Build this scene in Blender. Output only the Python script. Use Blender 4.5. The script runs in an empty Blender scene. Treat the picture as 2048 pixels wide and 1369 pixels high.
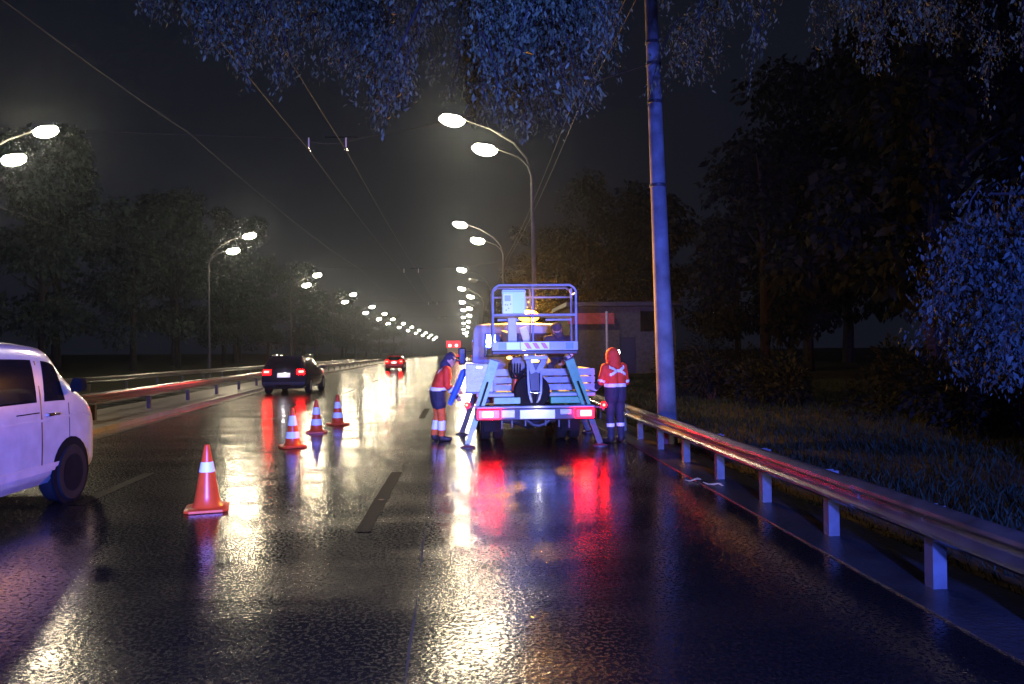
import bpy, math, random
import numpy as np
from mathutils import Vector, Matrix, Euler

random.seed(7)
RNG = np.random.default_rng(11)
S = bpy.context.scene
COL = S.collection
PI = math.pi
rad = math.radians

# ------------------------------------------------------------------ camera
cam_d = bpy.data.cameras.new('camera')
cam = bpy.data.objects.new('camera', cam_d)
COL.objects.link(cam)
cam_d.sensor_width = 36.0
cam_d.lens = 36.0 * 1500.0 / 2048.0
cam_d.clip_start = 0.05
cam_d.clip_end = 3000
cam.matrix_world = Matrix.Translation((0, 0, 1.7)) @ (
    Matrix.Rotation(rad(-3.59), 4, 'Z') @ Matrix.Rotation(rad(90.78), 4, 'X') @ Matrix.Rotation(rad(-0.6), 4, 'Z'))
S.camera = cam

# ------------------------------------------------------------------ night sky and exposure
W = bpy.data.worlds.new('World')
S.world = W
W.use_nodes = True
bg = W.node_tree.nodes['Background']
bg.inputs[0].default_value = (0.0050, 0.0062, 0.0115, 1)
bg.inputs[1].default_value = 1.0
S.view_settings.view_transform = 'Standard'
S.view_settings.look = 'None'
S.view_settings.exposure = 0.0
S.view_settings.gamma = 1.0
S.view_settings.use_curve_mapping = False
cy = S.cycles
cy.use_denoising = True
try:
    cy.denoiser = 'OPENIMAGEDENOISE'
    cy.denoising_input_passes = 'RGB_ALBEDO_NORMAL'
except Exception:
    pass
cy.use_adaptive_sampling = True
cy.adaptive_threshold = 0.015
cy.adaptive_min_samples = 24
cy.max_bounces = 3
cy.diffuse_bounces = 1
cy.glossy_bounces = 2
cy.transmission_bounces = 1
cy.volume_bounces = 0
cy.transparent_max_bounces = 6
cy.sample_clamp_indirect = 4.0
cy.caustics_reflective = False
cy.caustics_refractive = False
cy.use_light_tree = True
cy.blur_glossy = 0.3

# strengths of the lit lamps
LAMP = 300.0
BLUE = 30000.0
HEAD = 2800.0
AMBER = 14.0

# ------------------------------------------------------------------ materials
MATS = {}


def new_mat(name):
    m = bpy.data.materials.new(name)
    m.use_nodes = True
    return m, m.node_tree, m.node_tree.nodes['Principled BSDF']


def plain(name, col, rough=0.5, metal=0.0, var=0.12, scale=6.0, bump=0.0, coat=0.0, bscale=None, spec=0.5):
    """a base colour with blotchy variation, so nothing is one flat tone"""
    if name in MATS:
        return MATS[name]
    m, nt, b = new_mat(name)
    tc = nt.nodes.new('ShaderNodeTexCoord')
    n = nt.nodes.new('ShaderNodeTexNoise')
    n.inputs['Scale'].default_value = scale
    n.inputs['Detail'].default_value = 5
    nt.links.new(tc.outputs['Object'], n.inputs['Vector'])
    r = nt.nodes.new('ShaderNodeValToRGB')
    r.color_ramp.elements[0].position = 0.3
    r.color_ramp.elements[1].position = 0.7
    r.color_ramp.elements[0].color = (*[c * (1 - var) for c in col], 1)
    r.color_ramp.elements[1].color = (*[min(1, c * (1 + var)) for c in col], 1)
    nt.links.new(n.outputs[0], r.inputs[0])
    nt.links.new(r.outputs[0], b.inputs['Base Color'])
    b.inputs['Roughness'].default_value = rough
    b.inputs['Metallic'].default_value = metal
    b.inputs['Specular IOR Level'].default_value = spec
    if coat:
        b.inputs['Coat Weight'].default_value = coat
        b.inputs['Coat Roughness'].default_value = 0.08
    if bump:
        n2 = nt.nodes.new('ShaderNodeTexNoise')
        n2.inputs['Scale'].default_value = bscale or scale * 6
        n2.inputs['Detail'].default_value = 4
        nt.links.new(tc.outputs['Object'], n2.inputs['Vector'])
        bp = nt.nodes.new('ShaderNodeBump')
        bp.inputs['Strength'].default_value = bump
        bp.inputs['Distance'].default_value = 0.01
        nt.links.new(n2.outputs[0], bp.inputs['Height'])
        nt.links.new(bp.outputs[0], b.inputs['Normal'])
    MATS[name] = m
    return m


def glow(name, col, strength, base=None):
    if name in MATS:
        return MATS[name]
    m, nt, b = new_mat(name)
    b.inputs['Base Color'].default_value = (*(base or col), 1)
    b.inputs['Roughness'].default_value = 0.3
    b.inputs['Emission Color'].default_value = (*col, 1)
    b.inputs['Emission Strength'].default_value = strength
    MATS[name] = m
    return m


def leaf_mat(name, col, trans=0.35, gloss=0.45, spec=0.3):
    m, nt, b = new_mat(name)
    b.inputs['Specular IOR Level'].default_value = spec
    geo = nt.nodes.new('ShaderNodeNewGeometry')
    tc = nt.nodes.new('ShaderNodeTexCoord')
    n = nt.nodes.new('ShaderNodeTexNoise')
    n.inputs['Scale'].default_value = 3.5
    n.inputs['Detail'].default_value = 3
    nt.links.new(tc.outputs['Object'], n.inputs['Vector'])
    ad = nt.nodes.new('ShaderNodeMath')
    ad.operation = 'ADD'
    nt.links.new(geo.outputs['Random Per Island'], ad.inputs[0])
    nt.links.new(n.outputs[0], ad.inputs[1])
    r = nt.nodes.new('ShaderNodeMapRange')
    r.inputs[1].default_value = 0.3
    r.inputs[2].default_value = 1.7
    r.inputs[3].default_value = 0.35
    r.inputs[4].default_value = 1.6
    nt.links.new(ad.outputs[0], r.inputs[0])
    mx = nt.nodes.new('ShaderNodeVectorMath')
    mx.operation = 'SCALE'
    mx.inputs[0].default_value = col
    nt.links.new(r.outputs[0], mx.inputs['Scale'])
    nt.links.new(mx.outputs[0], b.inputs['Base Color'])
    b.inputs['Roughness'].default_value = gloss
    tr = nt.nodes.new('ShaderNodeBsdfTranslucent')
    nt.links.new(mx.outputs[0], tr.inputs[0])
    mix = nt.nodes.new('ShaderNodeMixShader')
    mix.inputs[0].default_value = trans
    nt.links.new(b.outputs[0], mix.inputs[1])
    nt.links.new(tr.outputs[0], mix.inputs[2])
    nt.links.new(mix.outputs[0], nt.nodes['Material Output'].inputs[0])
    MATS[name] = m
    return m


def wet_asphalt(name, base=(0.0055, 0.0055, 0.0055), r_lo=0.12, r_hi=0.20, bump=1.0):
    m, nt, b = new_mat(name)
    N = nt.nodes.new
    L = nt.links.new
    tc = N('ShaderNodeTexCoord')
    pos = tc.outputs['Object']
    # aggregate colour
    n1 = N('ShaderNodeTexNoise')
    n1.inputs['Scale'].default_value = 45
    n1.inputs['Detail'].default_value = 6
    L(pos, n1.inputs['Vector'])
    r1 = N('ShaderNodeValToRGB')
    r1.color_ramp.elements[0].color = (*[c * 0.5 for c in base], 1)
    r1.color_ramp.elements[1].color = (*[c * 1.7 for c in base], 1)
    r1.color_ramp.elements[0].position = 0.35
    r1.color_ramp.elements[1].position = 0.7
    L(n1.outputs[0], r1.inputs[0])
    L(r1.outputs[0], b.inputs['Base Color'])
    # where water films the stones and where they stand out of it: patches stretched across the road
    mp = N('ShaderNodeMapping')
    mp.inputs['Scale'].default_value = (0.35, 1.1, 1)
    L(pos, mp.inputs['Vector'])
    n2 = N('ShaderNodeTexNoise')
    n2.inputs['Scale'].default_value = 1.1
    n2.inputs['Detail'].default_value = 7
    n2.inputs['Roughness'].default_value = 0.62
    L(mp.outputs[0], n2.inputs['Vector'])
    film = N('ShaderNodeMapRange')
    film.interpolation_type = 'SMOOTHSTEP'
    film.inputs[1].default_value = 0.40
    film.inputs[2].default_value = 0.62
    L(n2.outputs[0], film.inputs[0])
    # coarse dry-laid surface close by, polished surface farther along the road
    sep = N('ShaderNodeSeparateXYZ')
    L(pos, sep.inputs[0])
    far = N('ShaderNodeMapRange')
    far.inputs[1].default_value = 6.0
    far.inputs[2].default_value = 26.0
    far.inputs[3].default_value = 1.0
    far.inputs[4].default_value = 0.25
    L(sep.outputs[1], far.inputs[0])
    rr = N('ShaderNodeMapRange')
    rr.inputs[3].default_value = r_lo
    rr.inputs[4].default_value = r_hi
    L(film.outputs[0], rr.inputs[0])
    n5 = N('ShaderNodeTexNoise')
    n5.inputs['Scale'].default_value = 34
    n5.inputs['Detail'].default_value = 3
    n5.inputs['Roughness'].default_value = 0.7
    L(pos, n5.inputs['Vector'])
    dull = N('ShaderNodeMapRange')
    dull.interpolation_type = 'SMOOTHSTEP'
    dull.inputs[1].default_value = 0.50
    dull.inputs[2].default_value = 0.60
    dull.inputs[3].default_value = 0.0
    dull.inputs[4].default_value = 0.25
    L(n5.outputs[0], dull.inputs[0])
    ra = N('ShaderNodeMath')
    ra.operation = 'ADD'
    L(rr.outputs[0], ra.inputs[0])
    L(dull.outputs[0], ra.inputs[1])
    L(ra.outputs[0], b.inputs['Roughness'])
    sp = N('ShaderNodeMapRange')
    sp.inputs[1].default_value = 0.0
    sp.inputs[2].default_value = 0.25
    sp.inputs[3].default_value = 0.45
    sp.inputs[4].default_value = 0.03
    L(dull.outputs[0], sp.inputs[0])
    L(sp.outputs[0], b.inputs['Specular IOR Level'])
    b.inputs['IOR'].default_value = 1.5
    # stones
    v = N('ShaderNodeTexVoronoi')
    v.feature = 'SMOOTH_F1'
    v.inputs['Smoothness'].default_value = 0.7
    v.inputs['Scale'].default_value = 34
    L(pos, v.inputs['Vector'])
    n3 = N('ShaderNodeTexNoise')
    n3.inputs['Scale'].default_value = 27
    n3.inputs['Detail'].default_value = 4
    L(pos, n3.inputs['Vector'])
    h = N('ShaderNodeMath')
    h.operation = 'MULTIPLY_ADD'
    L(v.outputs['Distance'], h.inputs[0])
    h.inputs[1].default_value = 0.5
    L(n3.outputs[0], h.inputs[2])
    st = N('ShaderNodeMath')
    st.operation = 'MULTIPLY'
    fl2 = N('ShaderNodeMapRange')
    fl2.inputs[3].default_value = 0.55
    fl2.inputs[4].default_value = 1.0
    L(film.outputs[0], fl2.inputs[0])
    L(fl2.outputs[0], st.inputs[0])
    L(far.outputs[0], st.inputs[1])
    st2 = N('ShaderNodeMath')
    st2.operation = 'MULTIPLY'
    trk = N('ShaderNodeMath')
    trk.operation = 'SINE'
    tx = N('ShaderNodeMath')
    tx.operation = 'MULTIPLY_ADD'
    tx.inputs[1].default_value = 3.49
    tx.inputs[2].default_value = 0.9
    L(sep.outputs[0], tx.inputs[0])
    L(tx.outputs[0], trk.inputs[0])
    tm = N('ShaderNodeMapRange')
    tm.inputs[1].default_value = -1.0
    tm.inputs[2].default_value = 1.0
    tm.inputs[3].default_value = 0.72
    tm.inputs[4].default_value = 1.18
    L(trk.outputs[0], tm.inputs[0])
    st3 = N('ShaderNodeMath')
    st3.operation = 'MULTIPLY'
    L(st.outputs[0], st3.inputs[0])
    L(tm.outputs[0], st3.inputs[1])
    L(st3.outputs[0], st2.inputs[0])
    st2.inputs[1].default_value = 0.20 * bump
    bp = N('ShaderNodeBump')
    bp.inputs['Distance'].default_value = 0.012
    L(st2.outputs[0], bp.inputs['Strength'])
    L(h.outputs[0], bp.inputs['Height'])
    # long low waves across the road, which draw the reflections out
    mp2 = N('ShaderNodeMapping')
    mp2.inputs['Scale'].default_value = (0.5, 3.2, 1)
    L(pos, mp2.inputs['Vector'])
    n4 = N('ShaderNodeTexNoise')
    n4.inputs['Scale'].default_value = 1.6
    n4.inputs['Detail'].default_value = 5
    L(mp2.outputs[0], n4.inputs['Vector'])
    bp2 = N('ShaderNodeBump')
    bp2.inputs['Strength'].default_value = 0.10
    bp2.inputs['Distance'].default_value = 0.012
    L(n4.outputs[0], bp2.inputs['Height'])
    L(bp.outputs[0], bp2.inputs['Normal'])
    L(bp2.outputs[0], b.inputs['Normal'])
    MATS[name] = m
    return m


ASPH = wet_asphalt('wet_asphalt')
ASPH2 = wet_asphalt('wet_asphalt_opposite', r_lo=0.2, r_hi=0.4, bump=0.4)
CONC = plain('wet_concrete', (0.26, 0.25, 0.24), 0.30, var=0.25, scale=2.5, bump=0.35)
POLEC = plain('cast_concrete', (0.13, 0.128, 0.125), 0.8, var=0.6, scale=2.2, bump=0.5)
SOIL = plain('verge_soil', (0.022, 0.023, 0.014), 0.9, var=0.4, scale=3.0, bump=0.8)
SOIL.node_tree.nodes['Principled BSDF'].inputs['Specular IOR Level'].default_value = 0.08
GALV = plain('galvanised_steel', (0.15, 0.145, 0.14), 0.27, metal=0.8, var=0.5, scale=5.0, bump=0.25, bscale=9)
GALVP = plain('galvanised_post', (0.075, 0.075, 0.08), 0.55, metal=0.35, var=0.25, scale=8.0)
STEELP = plain('painted_lamp_post', (0.055, 0.055, 0.054), 0.7, metal=0.1, var=0.2, spec=0.2)
TRUCKW = plain('dirty_white_paint', (0.34, 0.37, 0.42), 0.5, var=0.28, scale=3.5, bump=0.05, spec=0.3)
WHITE = plain('white_paint', (0.40, 0.43, 0.46), 0.28, var=0.12, coat=0.5)
DARKPAINT = plain('midnight_paint', (0.012, 0.012, 0.02), 0.22, var=0.1, coat=0.7)
REDPAINT = plain('red_paint', (0.42, 0.02, 0.02), 0.25, var=0.08, coat=0.6)
GREEN = plain('green_paint', (0.05, 0.31, 0.10), 0.45, var=0.18)
GREENG = plain('faded_green_paint', (0.24, 0.46, 0.26), 0.45, var=0.2, scale=9)
GREYP = plain('grey_paint', (0.42, 0.43, 0.45), 0.4, var=0.12)
GREYT = plain('truck_grey_paint', (0.30, 0.31, 0.34), 0.42, var=0.2, scale=5)
BLACK = plain('black_plastic', (0.012, 0.012, 0.013), 0.45, var=0.2)
RUBBER = plain('rubber', (0.012, 0.012, 0.013), 0.85, var=0.2, bump=0.2, spec=0.1)
VRIM = plain('dull_rim', (0.028, 0.028, 0.03), 0.6, metal=0.3, var=0.4, scale=20)
ARCH = plain('arch_liner', (0.008, 0.008, 0.009), 0.95, var=0.2, spec=0.03)
DGREY = plain('chassis_steel', (0.035, 0.035, 0.04), 0.5, metal=0.3, var=0.3)
RIM = plain('rim_steel', (0.35, 0.35, 0.36), 0.35, metal=0.7)
GLASS = plain('tinted_glass', (0.006, 0.007, 0.010), 0.06, var=0.1, coat=0.3)
CHROME = plain('chrome', (0.7, 0.7, 0.72), 0.15, metal=1.0, var=0.03)
ORANGE = plain('cone_orange', (0.82, 0.075, 0.012), 0.34, var=0.12)
TAPE = plain('reflective_tape', (0.93, 0.93, 0.93), 0.4, var=0.02)
PLATE = plain('number_plate_white', (0.9, 0.9, 0.9), 0.35, var=0.02)
JRED = plain('red_workwear', (0.88, 0.05, 0.014), 0.75, var=0.2, scale=9, bump=1.0, bscale=15)
NAVY = plain('navy_workwear', (0.022, 0.024, 0.045), 0.8, var=0.3, scale=9, bump=1.0, bscale=15)
OTROU = plain('orange_workwear', (0.80, 0.14, 0.02), 0.75, var=0.2, scale=9, bump=1.0, bscale=15)
BOOT = plain('boot_leather', (0.03, 0.022, 0.022), 0.5)
SKIN = plain('skin', (0.52, 0.31, 0.23), 0.55, var=0.06)
CAPM = plain('dark_cap', (0.03, 0.025, 0.06), 0.8)
BLUEP = plain('blue_plastic', (0.03, 0.16, 0.75), 0.4, var=0.1)
PANELB = plain('pale_blue_panel', (0.50, 0.72, 0.80), 0.35, var=0.04)
PANELW = plain('label_white', (0.85, 0.88, 0.84), 0.4, var=0.03)
PANELG = plain('label_grey', (0.30, 0.38, 0.42), 0.4, var=0.05)
BLUESQ = plain('blue_marking', (0.06, 0.16, 0.75), 0.4, var=0.05)
HAZR = plain('hazard_red', (0.65, 0.03, 0.10), 0.4, var=0.05)
BARK = plain('bark', (0.02, 0.017, 0.015), 0.9, var=0.4, scale=8, bump=0.8)
BARK.node_tree.nodes['Principled BSDF'].inputs['Specular IOR Level'].default_value = 0.05
WIREM = plain('copper_wire', (0.022, 0.02, 0.018), 0.6, metal=0.2, spec=0.2)
SIDING = plain('grey_siding', (0.075, 0.072, 0.07), 0.7, var=0.3, spec=0.08)
SIGNR = plain('red_sign_board', (0.40, 0.05, 0.04), 0.5, var=0.2)
LANEW = plain('worn_white_paint', (0.70, 0.70, 0.68), 0.42, var=0.15, scale=14, bump=0.3)
LANED = plain('dimmed_lane_paint', (0.004, 0.004, 0.004), 0.6, var=0.4, scale=14, bump=0.8, bscale=45, spec=0.05)  # white lane paint; its lack of lamp reflections is put into the colour
TAR = plain('tar_seal', (0.006, 0.006, 0.006), 0.8, var=0.2)
STRAW = plain('dead_leaf', (0.45, 0.27, 0.12), 0.6)
LENS = glow('lit_street_lamp', (1.0, 0.84, 0.56), LAMP)
LENSOFF = plain('unlit_lamp_glass', (0.3, 0.3, 0.28), 0.2)
TAIL = glow('lit_tail_lamp', (1.0, 0.0004, 0.0005), 100, (0.5, 0.01, 0.01))
TAILHOT = glow('lit_tail_bulb', (1.0, 0.22, 0.16), 7, (0.5, 0.01, 0.01))
TAILOFF = plain('red_lamp_glass', (0.45, 0.01, 0.02), 0.2)
WLAMP = plain('clear_lamp_glass', (0.75, 0.72, 0.75), 0.15)
AMB = glow('lit_amber_beacon', (1.0, 0.44, 0.035), AMBER)
AMB2 = glow('lit_amber_marker', (1.0, 0.40, 0.12), 4)
REDGLOW = glow('red_lamp_glow', (1.0, 0.03, 0.06), 1.3)  # glow round the far truck's rear lamps, put into a panel
PINKLAMP = glow('lit_pink_lamp', (1.0, 0.55, 0.5), 8)
SMALLW = glow('lit_small_lamp', (0.9, 1.0, 0.95), 12)
BLUEL = glow('lit_blue_bar', (0.1, 0.2, 1.0), 8)
LEAF1 = leaf_mat('acacia_leaf', (0.062, 0.078, 0.034), 0.3, 0.5, 0.12)
LEAF4 = leaf_mat('young_tree_leaf', (0.030, 0.044, 0.036), 0.3, 0.6, 0.06)
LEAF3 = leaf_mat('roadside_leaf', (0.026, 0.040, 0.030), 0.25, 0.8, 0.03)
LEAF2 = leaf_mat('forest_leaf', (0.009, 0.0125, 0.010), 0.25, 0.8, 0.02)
GRASSM = leaf_mat('grass_blade', (0.014, 0.026, 0.016), 0.2, 0.8, 0.03)

# ------------------------------------------------------------------ mesh helpers
ORG = {}


class MB:
    def __init__(self):
        self.v, self.f = [], []

    def add(self, vs, fs):
        n = len(self.v)
        self.v += [tuple(p) for p in vs]
        self.f += [tuple(i + n for i in f) for f in fs]
        return self

    def box(self, a, b, c=0.0):
        (x0, y0, z0), (x1, y1, z1) = a, b
        c = min(c, abs(x1 - x0) * .45, abs(y1 - y0) * .45, abs(z1 - z0) * .45)
        if c <= 0:
            vs = [(x, y, z) for z in (z0, z1) for y in (y0, y1) for x in (x0, x1)]
            return self.add(vs, [(0, 2, 3, 1), (4, 5, 7, 6), (0, 1, 5, 4), (2, 6, 7, 3), (0, 4, 6, 2), (1, 3, 7, 5)])
        import bmesh
        bm = bmesh.new()
        bmesh.ops.create_cube(bm, size=1)
        for v in bm.verts:
            v.co = ((x0 + x1) / 2 + v.co.x * (x1 - x0), (y0 + y1) / 2 + v.co.y * (y1 - y0), (z0 + z1) / 2 + v.co.z * (z1 - z0))
        bmesh.ops.bevel(bm, geom=bm.edges[:], offset=c, segments=1, affect='EDGES')
        bm.verts.index_update()
        self.add([v.co[:] for v in bm.verts], [[v.index for v in f.verts] for f in bm.faces])
        bm.free()
        return self

    def loft(self, rings, close=True, cap=True):
        n = len(rings[0])
        vs = [p for r in rings for p in r]
        fs = []
        m = n if close else n - 1
        for k in range(len(rings) - 1):
            for i in range(m):
                j = (i + 1) % n
                fs.append((k * n + i, k * n + j, (k + 1) * n + j, (k + 1) * n + i))
        if cap and close:
            fs.append(tuple(range(n - 1, -1, -1)))
            fs.append(tuple((len(rings) - 1) * n + i for i in range(n)))
        return self.add(vs, fs)

    def tube(self, path, r, n=8, cap=True):
        path = [Vector(p) for p in path]
        rs = r if isinstance(r, (list, tuple)) else [r] * len(path)
        rings = []
        up = None
        for i, p in enumerate(path):
            t = (path[min(i + 1, len(path) - 1)] - path[max(i - 1, 0)]).normalized()
            if up is None:
                up = Vector((0, 0, 1)) if abs(t.z) < .9 else Vector((1, 0, 0))
            u = (up - t * up.dot(t))
            u = u.normalized() if u.length > 1e-6 else t.orthogonal().normalized()
            w = t.cross(u)
            up = u
            rings.append([p + (u * math.cos(2 * PI * k / n) + w * math.sin(2 * PI * k / n)) * rs[i] for k in range(n)])
        return self.loft(rings, True, cap)

    def beam(self, p0, p1, w, h, up=(0, 0, 1), w1=None, h1=None):
        """rectangular bar between two points"""
        p0, p1 = Vector(p0), Vector(p1)
        t = (p1 - p0).normalized()
        up = Vector(up)
        u = (up - t * up.dot(t)).normalized()
        s = t.cross(u)
        rings = []
        for p, a, b in ((p0, w, h), (p1, w1 or w, h1 or h)):
            rings.append([p + s * (a / 2 * i) + u * (b / 2 * j) for i, j in ((-1, -1), (1, -1), (1, 1), (-1, 1))])
        return self.loft(rings)

    def lathe(self, prof, c=(0, 0, 0), n=24, axis='z'):
        rings = []
        for r, z in prof:
            ring = []
            for k in range(n):
                a = 2 * PI * k / n
                p = (r * math.cos(a), r * math.sin(a), z)
                if axis == 'x':
                    p = (p[2], p[0], p[1])
                elif axis == 'y':
                    p = (p[0], -p[2], p[1])
                ring.append((p[0] + c[0], p[1] + c[1], p[2] + c[2]))
            rings.append(ring)
        return self.loft(rings)

    def ell(self, c, r, n=14, m=9, z0=-1.0, z1=1.0):
        rings = []
        for k in range(m + 1):
            t = z0 + (z1 - z0) * k / m
            t = math.sin(t * PI / 2)
            q = math.sqrt(max(1e-6, 1 - t * t))
            rings.append([(c[0] + r[0] * q * math.cos(2 * PI * i / n), c[1] + r[1] * q * math.sin(2 * PI * i / n), c[2] + r[2] * t) for i in range(n)])
        return self.loft(rings)

    def mesh(self, name, mat, org=(0, 0, 0), smooth=True):
        me = bpy.data.meshes.new(name)
        me.from_pydata([(p[0] - org[0], p[1] - org[1], p[2] - org[2]) for p in self.v], [], self.f)
        me.materials.append(mat)
        if smooth:
            me.polygons.foreach_set('use_smooth', [True] * len(me.polygons))
            me.set_sharp_from_angle(angle=rad(38))
        me.update()
        return me

    def build(self, name, mat, parent=None, smooth=True, org=None):
        o_ = ORG.get(parent.name, (0, 0, 0)) if parent else (org or (0, 0, 0))
        o = bpy.data.objects.new(name, self.mesh(name, mat, o_, smooth))
        COL.objects.link(o)
        if parent:
            o.parent = parent
        else:
            o.location = o_
        ORG[o.name] = o_
        return o


def tag(o, label, cat, group=None):
    o['label'] = label
    o['category'] = cat
    if group:
        o['group'] = group
    return o


def thing(name, label, cat, loc=(0, 0, 0), group=None):
    o = bpy.data.objects.new(name, None)
    o.empty_display_size = 0.2
    COL.objects.link(o)
    o.location = loc
    ORG[o.name] = tuple(loc)
    return tag(o, label, cat, group)


def struct(o):
    o['kind'] = 'structure'
    return o


KIDS = {}


def copy_tree(o, parent=None):
    c = o.copy()
    COL.objects.link(c)
    c.parent = parent
    ORG[c.name] = ORG.get(o.name, (0, 0, 0))
    for ch in [x for x in COL.objects if x.parent == o]:
        copy_tree(ch, c)
    return c


def np_mesh(name, verts, faces, mat, parent=None, loc=(0, 0, 0), link=True):
    me = bpy.data.meshes.new(name)
    k = faces.shape[1]
    me.vertices.add(len(verts))
    me.vertices.foreach_set('co', verts.astype(np.float32).ravel())
    me.loops.add(faces.size)
    me.loops.foreach_set('vertex_index', faces.astype(np.int32).ravel())
    me.polygons.add(len(faces))
    me.polygons.foreach_set('loop_start', np.arange(0, faces.size, k, dtype=np.int32))
    me.polygons.foreach_set('loop_total', np.full(len(faces), k, dtype=np.int32))
    me.materials.append(mat)
    me.update(calc_edges=True)
    if not link:
        return me
    o = bpy.data.objects.new(name, me)
    COL.objects.link(o)
    o.location = loc
    if parent:
        o.parent = parent
    return o


# ------------------------------------------------------------------ ground, road, median
def strip(name, left, right, ys, z, mat, skirt=None):
    """a sheet between two lines x(y)"""
    b = MB()
    L_ = [(left(y), y, z) for y in ys]
    R_ = [(right(y), y, z) for y in ys]
    n = len(ys)
    b.add(L_ + R_, [(i, n + i, n + i + 1, i + 1) for i in range(n - 1)])
    if skirt is not None:
        for ln, flip in ((L_, 0), (R_, 1)):
            lo = [(p[0], p[1], skirt) for p in ln]
            b.add(ln + lo, [((i, i + 1, n + i + 1, n + i) if not flip else (i, n + i, n + i + 1, i + 1)) for i in range(n - 1)])
        b.add([L_[0], R_[0], (R_[0][0], R_[0][1], skirt), (L_[0][0], L_[0][1], skirt)], [(0, 3, 2, 1)])
    return b.build(name, mat, smooth=False)


YS = [-18, 0, 10, 20, 30, 40, 60, 80, 100, 140, 200, 300, 450, 600]


def kerbL(y):
    return -6.63 - 0.088 * min(y, 60) - 0.03 * max(0, y - 60)


def railL(y):
    return -7.85 - 0.072 * min(y, 66) - 0.03 * max(0, y - 66)


g = MB().add([(-130, -18, -0.12), (130, -18, -0.12), (130, 600, -0.12), (-130, 600, -0.12)], [(0, 1, 2, 3)]).build('ground', SOIL, smooth=False)
struct(g)
struct(strip('road', lambda y: kerbL(y) - 0.1, lambda y: 2.98, YS, 0.0, ASPH, -0.3))
struct(strip('opposite_road', lambda y: -17.2 - 0.02 * min(y, 150), lambda y: railL(y) - 1.4, YS, 0.0, ASPH2, -0.3))
struct(strip('median_strip', lambda y: railL(y) - 1.5, lambda y: kerbL(y), YS, 0.11, CONC, -0.2))
struct(strip('road_shoulder', lambda y: 2.975, lambda y: 3.75, YS, 0.012, plain('wet_shoulder', (0.022, 0.021, 0.02), 0.34, var=0.45, scale=2.2, bump=0.9, bscale=28), -0.2))
# the verge rises gently behind the right rail and is uneven
nx, ny = 46, 150
xs = np.concatenate([np.linspace(3.7, 9, 26), np.linspace(9.6, 70, nx - 26)])
ysv = np.concatenate([np.linspace(-16, 40, 110), np.linspace(43, 590, ny - 110)])
X, Y = np.meshgrid(xs, ysv)


def verge_h(X, Y):
    h = 0.10 * np.clip((X - 3.7) / 0.6, 0, 1) + 0.075 * np.clip(X - 4.3, 0, 8) + 0.02 * np.clip(X - 12.3, 0, 60)
    return h + 0.05 * np.sin(X * 2.1 + Y * 0.7) * np.clip((X - 3.7) / 2, 0, 1) + 0.03 * np.sin(Y * 1.9 - X * 1.3) * np.clip((X - 3.7) / 2, 0, 1) - 0.01


Z = verge_h(X, Y)
vv = np.stack([X, Y, Z], -1).reshape(-1, 3)
idx = np.arange(nx * ny).reshape(ny, nx)
ff = np.stack([idx[:-1, :-1], idx[:-1, 1:], idx[1:, 1:], idx[1:, :-1]], -1).reshape(-1, 4)
struct(np_mesh('verge', vv, ff, SOIL))
# far-side verge behind the opposite carriageway
X2, Y2 = np.meshgrid(np.linspace(-70, -16.9, 24), ysv)
Z2 = 0.02 + 0.05 * np.clip(-17.5 - X2, 0, 40) + 0.05 * np.sin(X2 + Y2 * .8) * np.clip(-17.5 - X2, 0, 1)
Z2 = np.where(X2 > -21, np.minimum(Z2, 0.06), Z2)
idx = np.arange(24 * ny).reshape(ny, 24)
ff = np.stack([idx[:-1, :-1], idx[:-1, 1:], idx[1:, 1:], idx[1:, :-1]], -1).reshape(-1, 4)
struct(np_mesh('far_verge', np.stack([X2 - 0.02 * np.minimum(np.maximum(Y2, 0), 150), Y2, Z2], -1).reshape(-1, 3), ff, SOIL))


# grass on the right verge: one mass
def grass():
    n = 90000
    x = 3.75 + RNG.power(0.8, n) * 7.5
    y = 2.5 + RNG.random(n) ** 1.3 * 34
    z = verge_h(x, y)
    patch = 0.5 + 0.5 * np.sin(x * 3.1 + np.sin(y * 1.7) * 2) * np.sin(y * 2.3 + x)
    keep = RNG.random(n) < (0.35 + 0.65 * patch)
    x, y, z = x[keep], y[keep], z[keep]
    n = len(x)
    h = (0.05 + 0.12 * RNG.random(n)) * np.clip((x - 3.6) * 1.2, 0.4, 1)
    a = RNG.random(n) * 2 * PI
    w = 0.004 + 0.004 * RNG.random(n)
    lx, ly = (RNG.random(n) - .5) * h * 1.1, (RNG.random(n) - .5) * h * 1.1
    p0 = np.stack([x - np.cos(a) * w, y - np.sin(a) * w, z - 0.02], -1)
    p1 = np.stack([x + np.cos(a) * w, y + np.sin(a) * w, z - 0.02], -1)
    p2 = np.stack([x + lx * .5 + np.cos(a) * w * .7, y + ly * .5 + np.sin(a) * w * .7, z + h * .65], -1)
    p3 = np.stack([x + lx, y + ly, z + h], -1)
    v = np.stack([p0, p1, p2, p3], 1).reshape(-1, 3)
    f = np.arange(n * 4).reshape(n, 4)
    o = np_mesh('grass', v, f, GRASSM)
    o['kind'] = 'stuff'
    o['label'] = 'dim wet grass covering the verge behind the right guardrail'
    o['category'] = 'grass'


grass()


# lane markings and seams
def marking(x0, y0, y1, w, slope, mat, name, label, group, z=0.004):
    xa, xb = x0, x0 + slope * (y1 - y0)
    n = 8
    b = MB()
    pts = []
    for i in range(n + 1):
        t = i / n
        x = xa + (xb - xa) * t
        j = (random.random() - .5) * .012
        k = (random.random() - .5) * .012
        pts += [(x - w / 2 + j, y0 + (y1 - y0) * t, z), (x + w / 2 + k, y0 + (y1 - y0) * t, z)]
    b.add(pts, [(2 * i, 2 * i + 1, 2 * i + 3, 2 * i + 2) for i in range(n)])
    return tag(b.build(name, mat, smooth=False), label, 'marking', group)


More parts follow.
